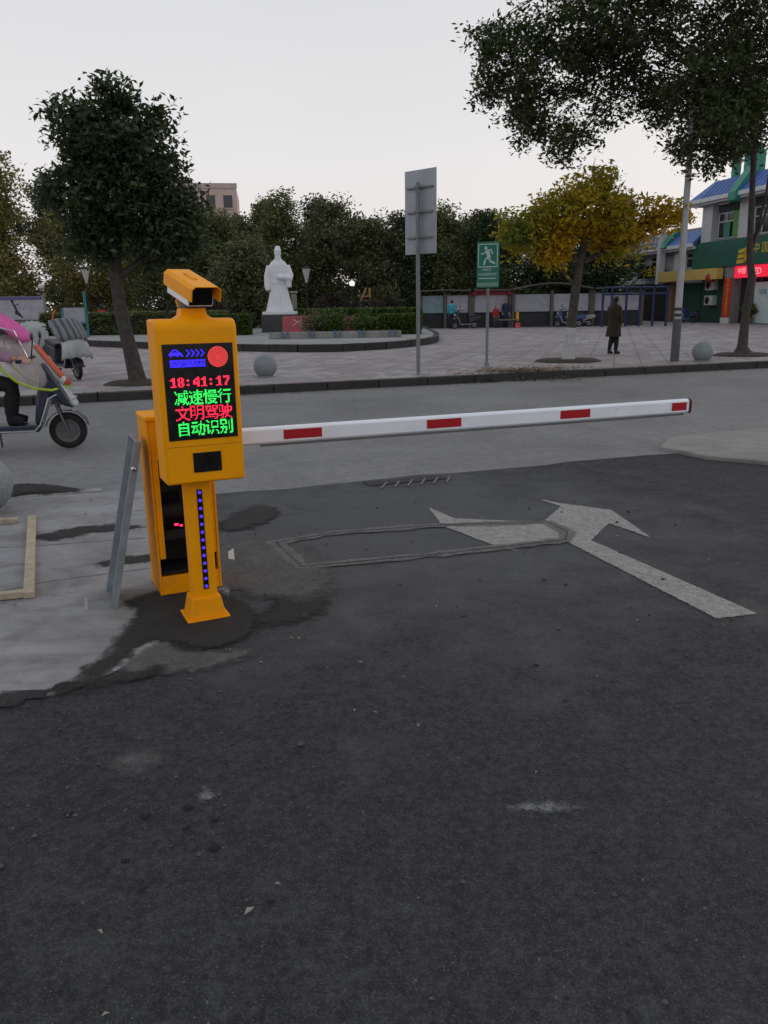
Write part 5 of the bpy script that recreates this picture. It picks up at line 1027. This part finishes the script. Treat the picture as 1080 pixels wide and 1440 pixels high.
arc_sheet([[(x + .012 - .5 * (2 * i / 8 - 1) ** 2 * (.55 + .1 * q), wd * (2 * i / 8 - 1), z - .03 * abs(2 * i / 8 - 1)) for i in (2.7, 3.0, 3.4, 3.8, 4.2)] for q, (x, z, wd) in list(enumerate(scn))[1:]], 'orange_flap', mat('orange_red_vinyl', (.50, .09, .03), .5), ws)
for s_ in (-1, 1): MB().tube([(.34, s_ * .24, .98), (.24, s_ * .34, 1.3), (-.1, s_ * .4, 1.4), (-.9, s_ * .3, .75)], .01, 6).build('canopy_rod', CHROME, cn, smooth=True)
# rider
rid = person('person in red top, mauve sleeves and dark trousers riding the navy scooter', SCL, SRZ + R(90), dict(pelvis=(0, .32, .84), chest=(0, .27, 1.18), neck=(0, .22, 1.36), head=(0, .19, 1.50), shl=(-.18, .24, 1.30), shr=(.18, .24, 1.30), ell=(-.26, .06, 1.08), elr=(.26, .06, 1.08), wrl=(-.33, -.22, 1.02), wrr=(.33, -.22, 1.02),
             hpl=(-.1, .30, .80), hpr=(.1, .30, .80), knl=(-.12, -.10, .72), knr=(.12, -.10, .72), anl=(-.11, -.06, .38), anr=(.11, -.06, .38), ftl=(-.11, -.20, .335), ftr=(.11, -.20, .335)), 1.65,
       wear=(('trousers', CLOTHK), ('shoes', CLOTHK), ('helmet', mat('red_helmet', (.35, .02, .03), .3))), vox=.014)
c = MB(); c.tube([(0, .33, .80), (0, .32, .95), (0, .27, 1.18), (0, .23, 1.32)], [.15, .15, .165, .10], 14); c.tube([(-.18, .24, 1.30), (0, .24, 1.28), (.18, .24, 1.30)], [.08, .1, .08], 10); c.build('jacket', CLOTHR, rid, remesh=.014)
for s_ in (-1, 1): MB().tube([(s_ * .18, .24, 1.30), (s_ * .26, .06, 1.08), (s_ * .325, -.19, 1.02)], [.075, .062, .052], 10).build('sleeve', CLOTHP, rid, remesh=.014)

# parked scooters under quilts on the plaza, left
QG = mat('grey_striped_quilt', (.13, .13, .145), .85, .25, 7, .3, 30); QW = mat('white_quilt', (.36, .38, .385), .8, .2, 5, .3, 25)
def quilt(t, m, name, prof, wd):
    rows = []
    for q, (x, z) in enumerate(prof):
        rows.append([(x - .22 * abs(2 * i / 14 - 1) ** 1.7 + .014 * math.sin(i * 2.4 + q), wd[q] * (2 * i / 14 - 1), z + .016 * math.sin(i * 1.9 + q * 1.3) - .05 * (2 * i / 14 - 1) ** 2) for i in range(15)])
    return arc_sheet(rows, name, m, t, .02)
k = NT('striped_quilt'); co = k.obj(); sx = k.n('ShaderNodeSeparateXYZ', {0: co}).outputs[1]
st_ = k.mp(k.math('PINGPONG', k.math('ADD', sx, k.math('MULTIPLY', k.noise(co, 6, 3), .03)), .055), .02, .03)
k.l(k.mix(st_, (.07, .07, .08), (.19, .195, .21)), k.p.inputs['Base Color']); k.p.inputs['Roughness'].default_value = .7; k.bump(k.noise(co, 20, 5), .5, .02); QG = k.m
a = scooter('parked scooter under a grey striped cover with a white apron, left of the leaning trunk', (-6.45, 16.6, .15), R(-50), mat('dark_plum_paint', (.03, .024, .034), .35, .1, 4), None, 'parked scooters on the plaza', mirrors=False)
quilt(a, QG, 'striped_cover', [(.10, 1.12), (.22, 1.19), (.34, 1.17), (.46, 1.08), (.58, .99), (.70, .90), (.78, .80)], [.20, .27, .31, .33, .32, .30, .27]); quilt(a, QW, 'apron_cover', [(.62, .90), (.76, .80), (.86, .68), (.90, .56), (.90, .46)], [.20, .24, .27, .29, .30])
MB().tube([(.02, -.2, 1.1), (.05, -.16, 1.3), (.0, -.1, 1.36)], [.02, .02, .012], 8).build('orange_strap', mat('orange_strap', (.45, .16, .03), .6), a, smooth=True)
b = scooter('dark parked scooter half hidden behind the rider canopy at left', (-7.6, 17.9, .15), R(-70), mat('grey_plum_paint', (.05, .045, .06), .35, .1, 4), None, 'parked scooters on the plaza', mirrors=False); quilt(b, QW, 'wind_quilt', [(.28, 1.12), (.42, 1.10), (.56, .96), (.66, .8), (.7, .6), (.68, .45)], [.2, .26, .3, .3, .28, .24])
for lb, x, y, rz, c in (('dark scooter parked beside the person in the cyan cape', 4.75, 46.6, 200, (.03, .028, .04)), ('blue scooter parked before the notice boards near the yellow tree', 10.7, 46.8, 170, (.04, .07, .22)), ('white grey scooter parked at the notice boards near the yellow tree', 11.3, 47.0, 165, (.3, .3, .31)), ('dark blue scooter parked at the shop shutters behind the lamp pole', 19.3, 51.5, 100, (.03, .05, .13))):
    scooter(lb, (x, y, .15), R(rz), mat('paint_%d' % int(x * 10), c, .4, .1, 4), None, 'scooters parked far across the plaza')
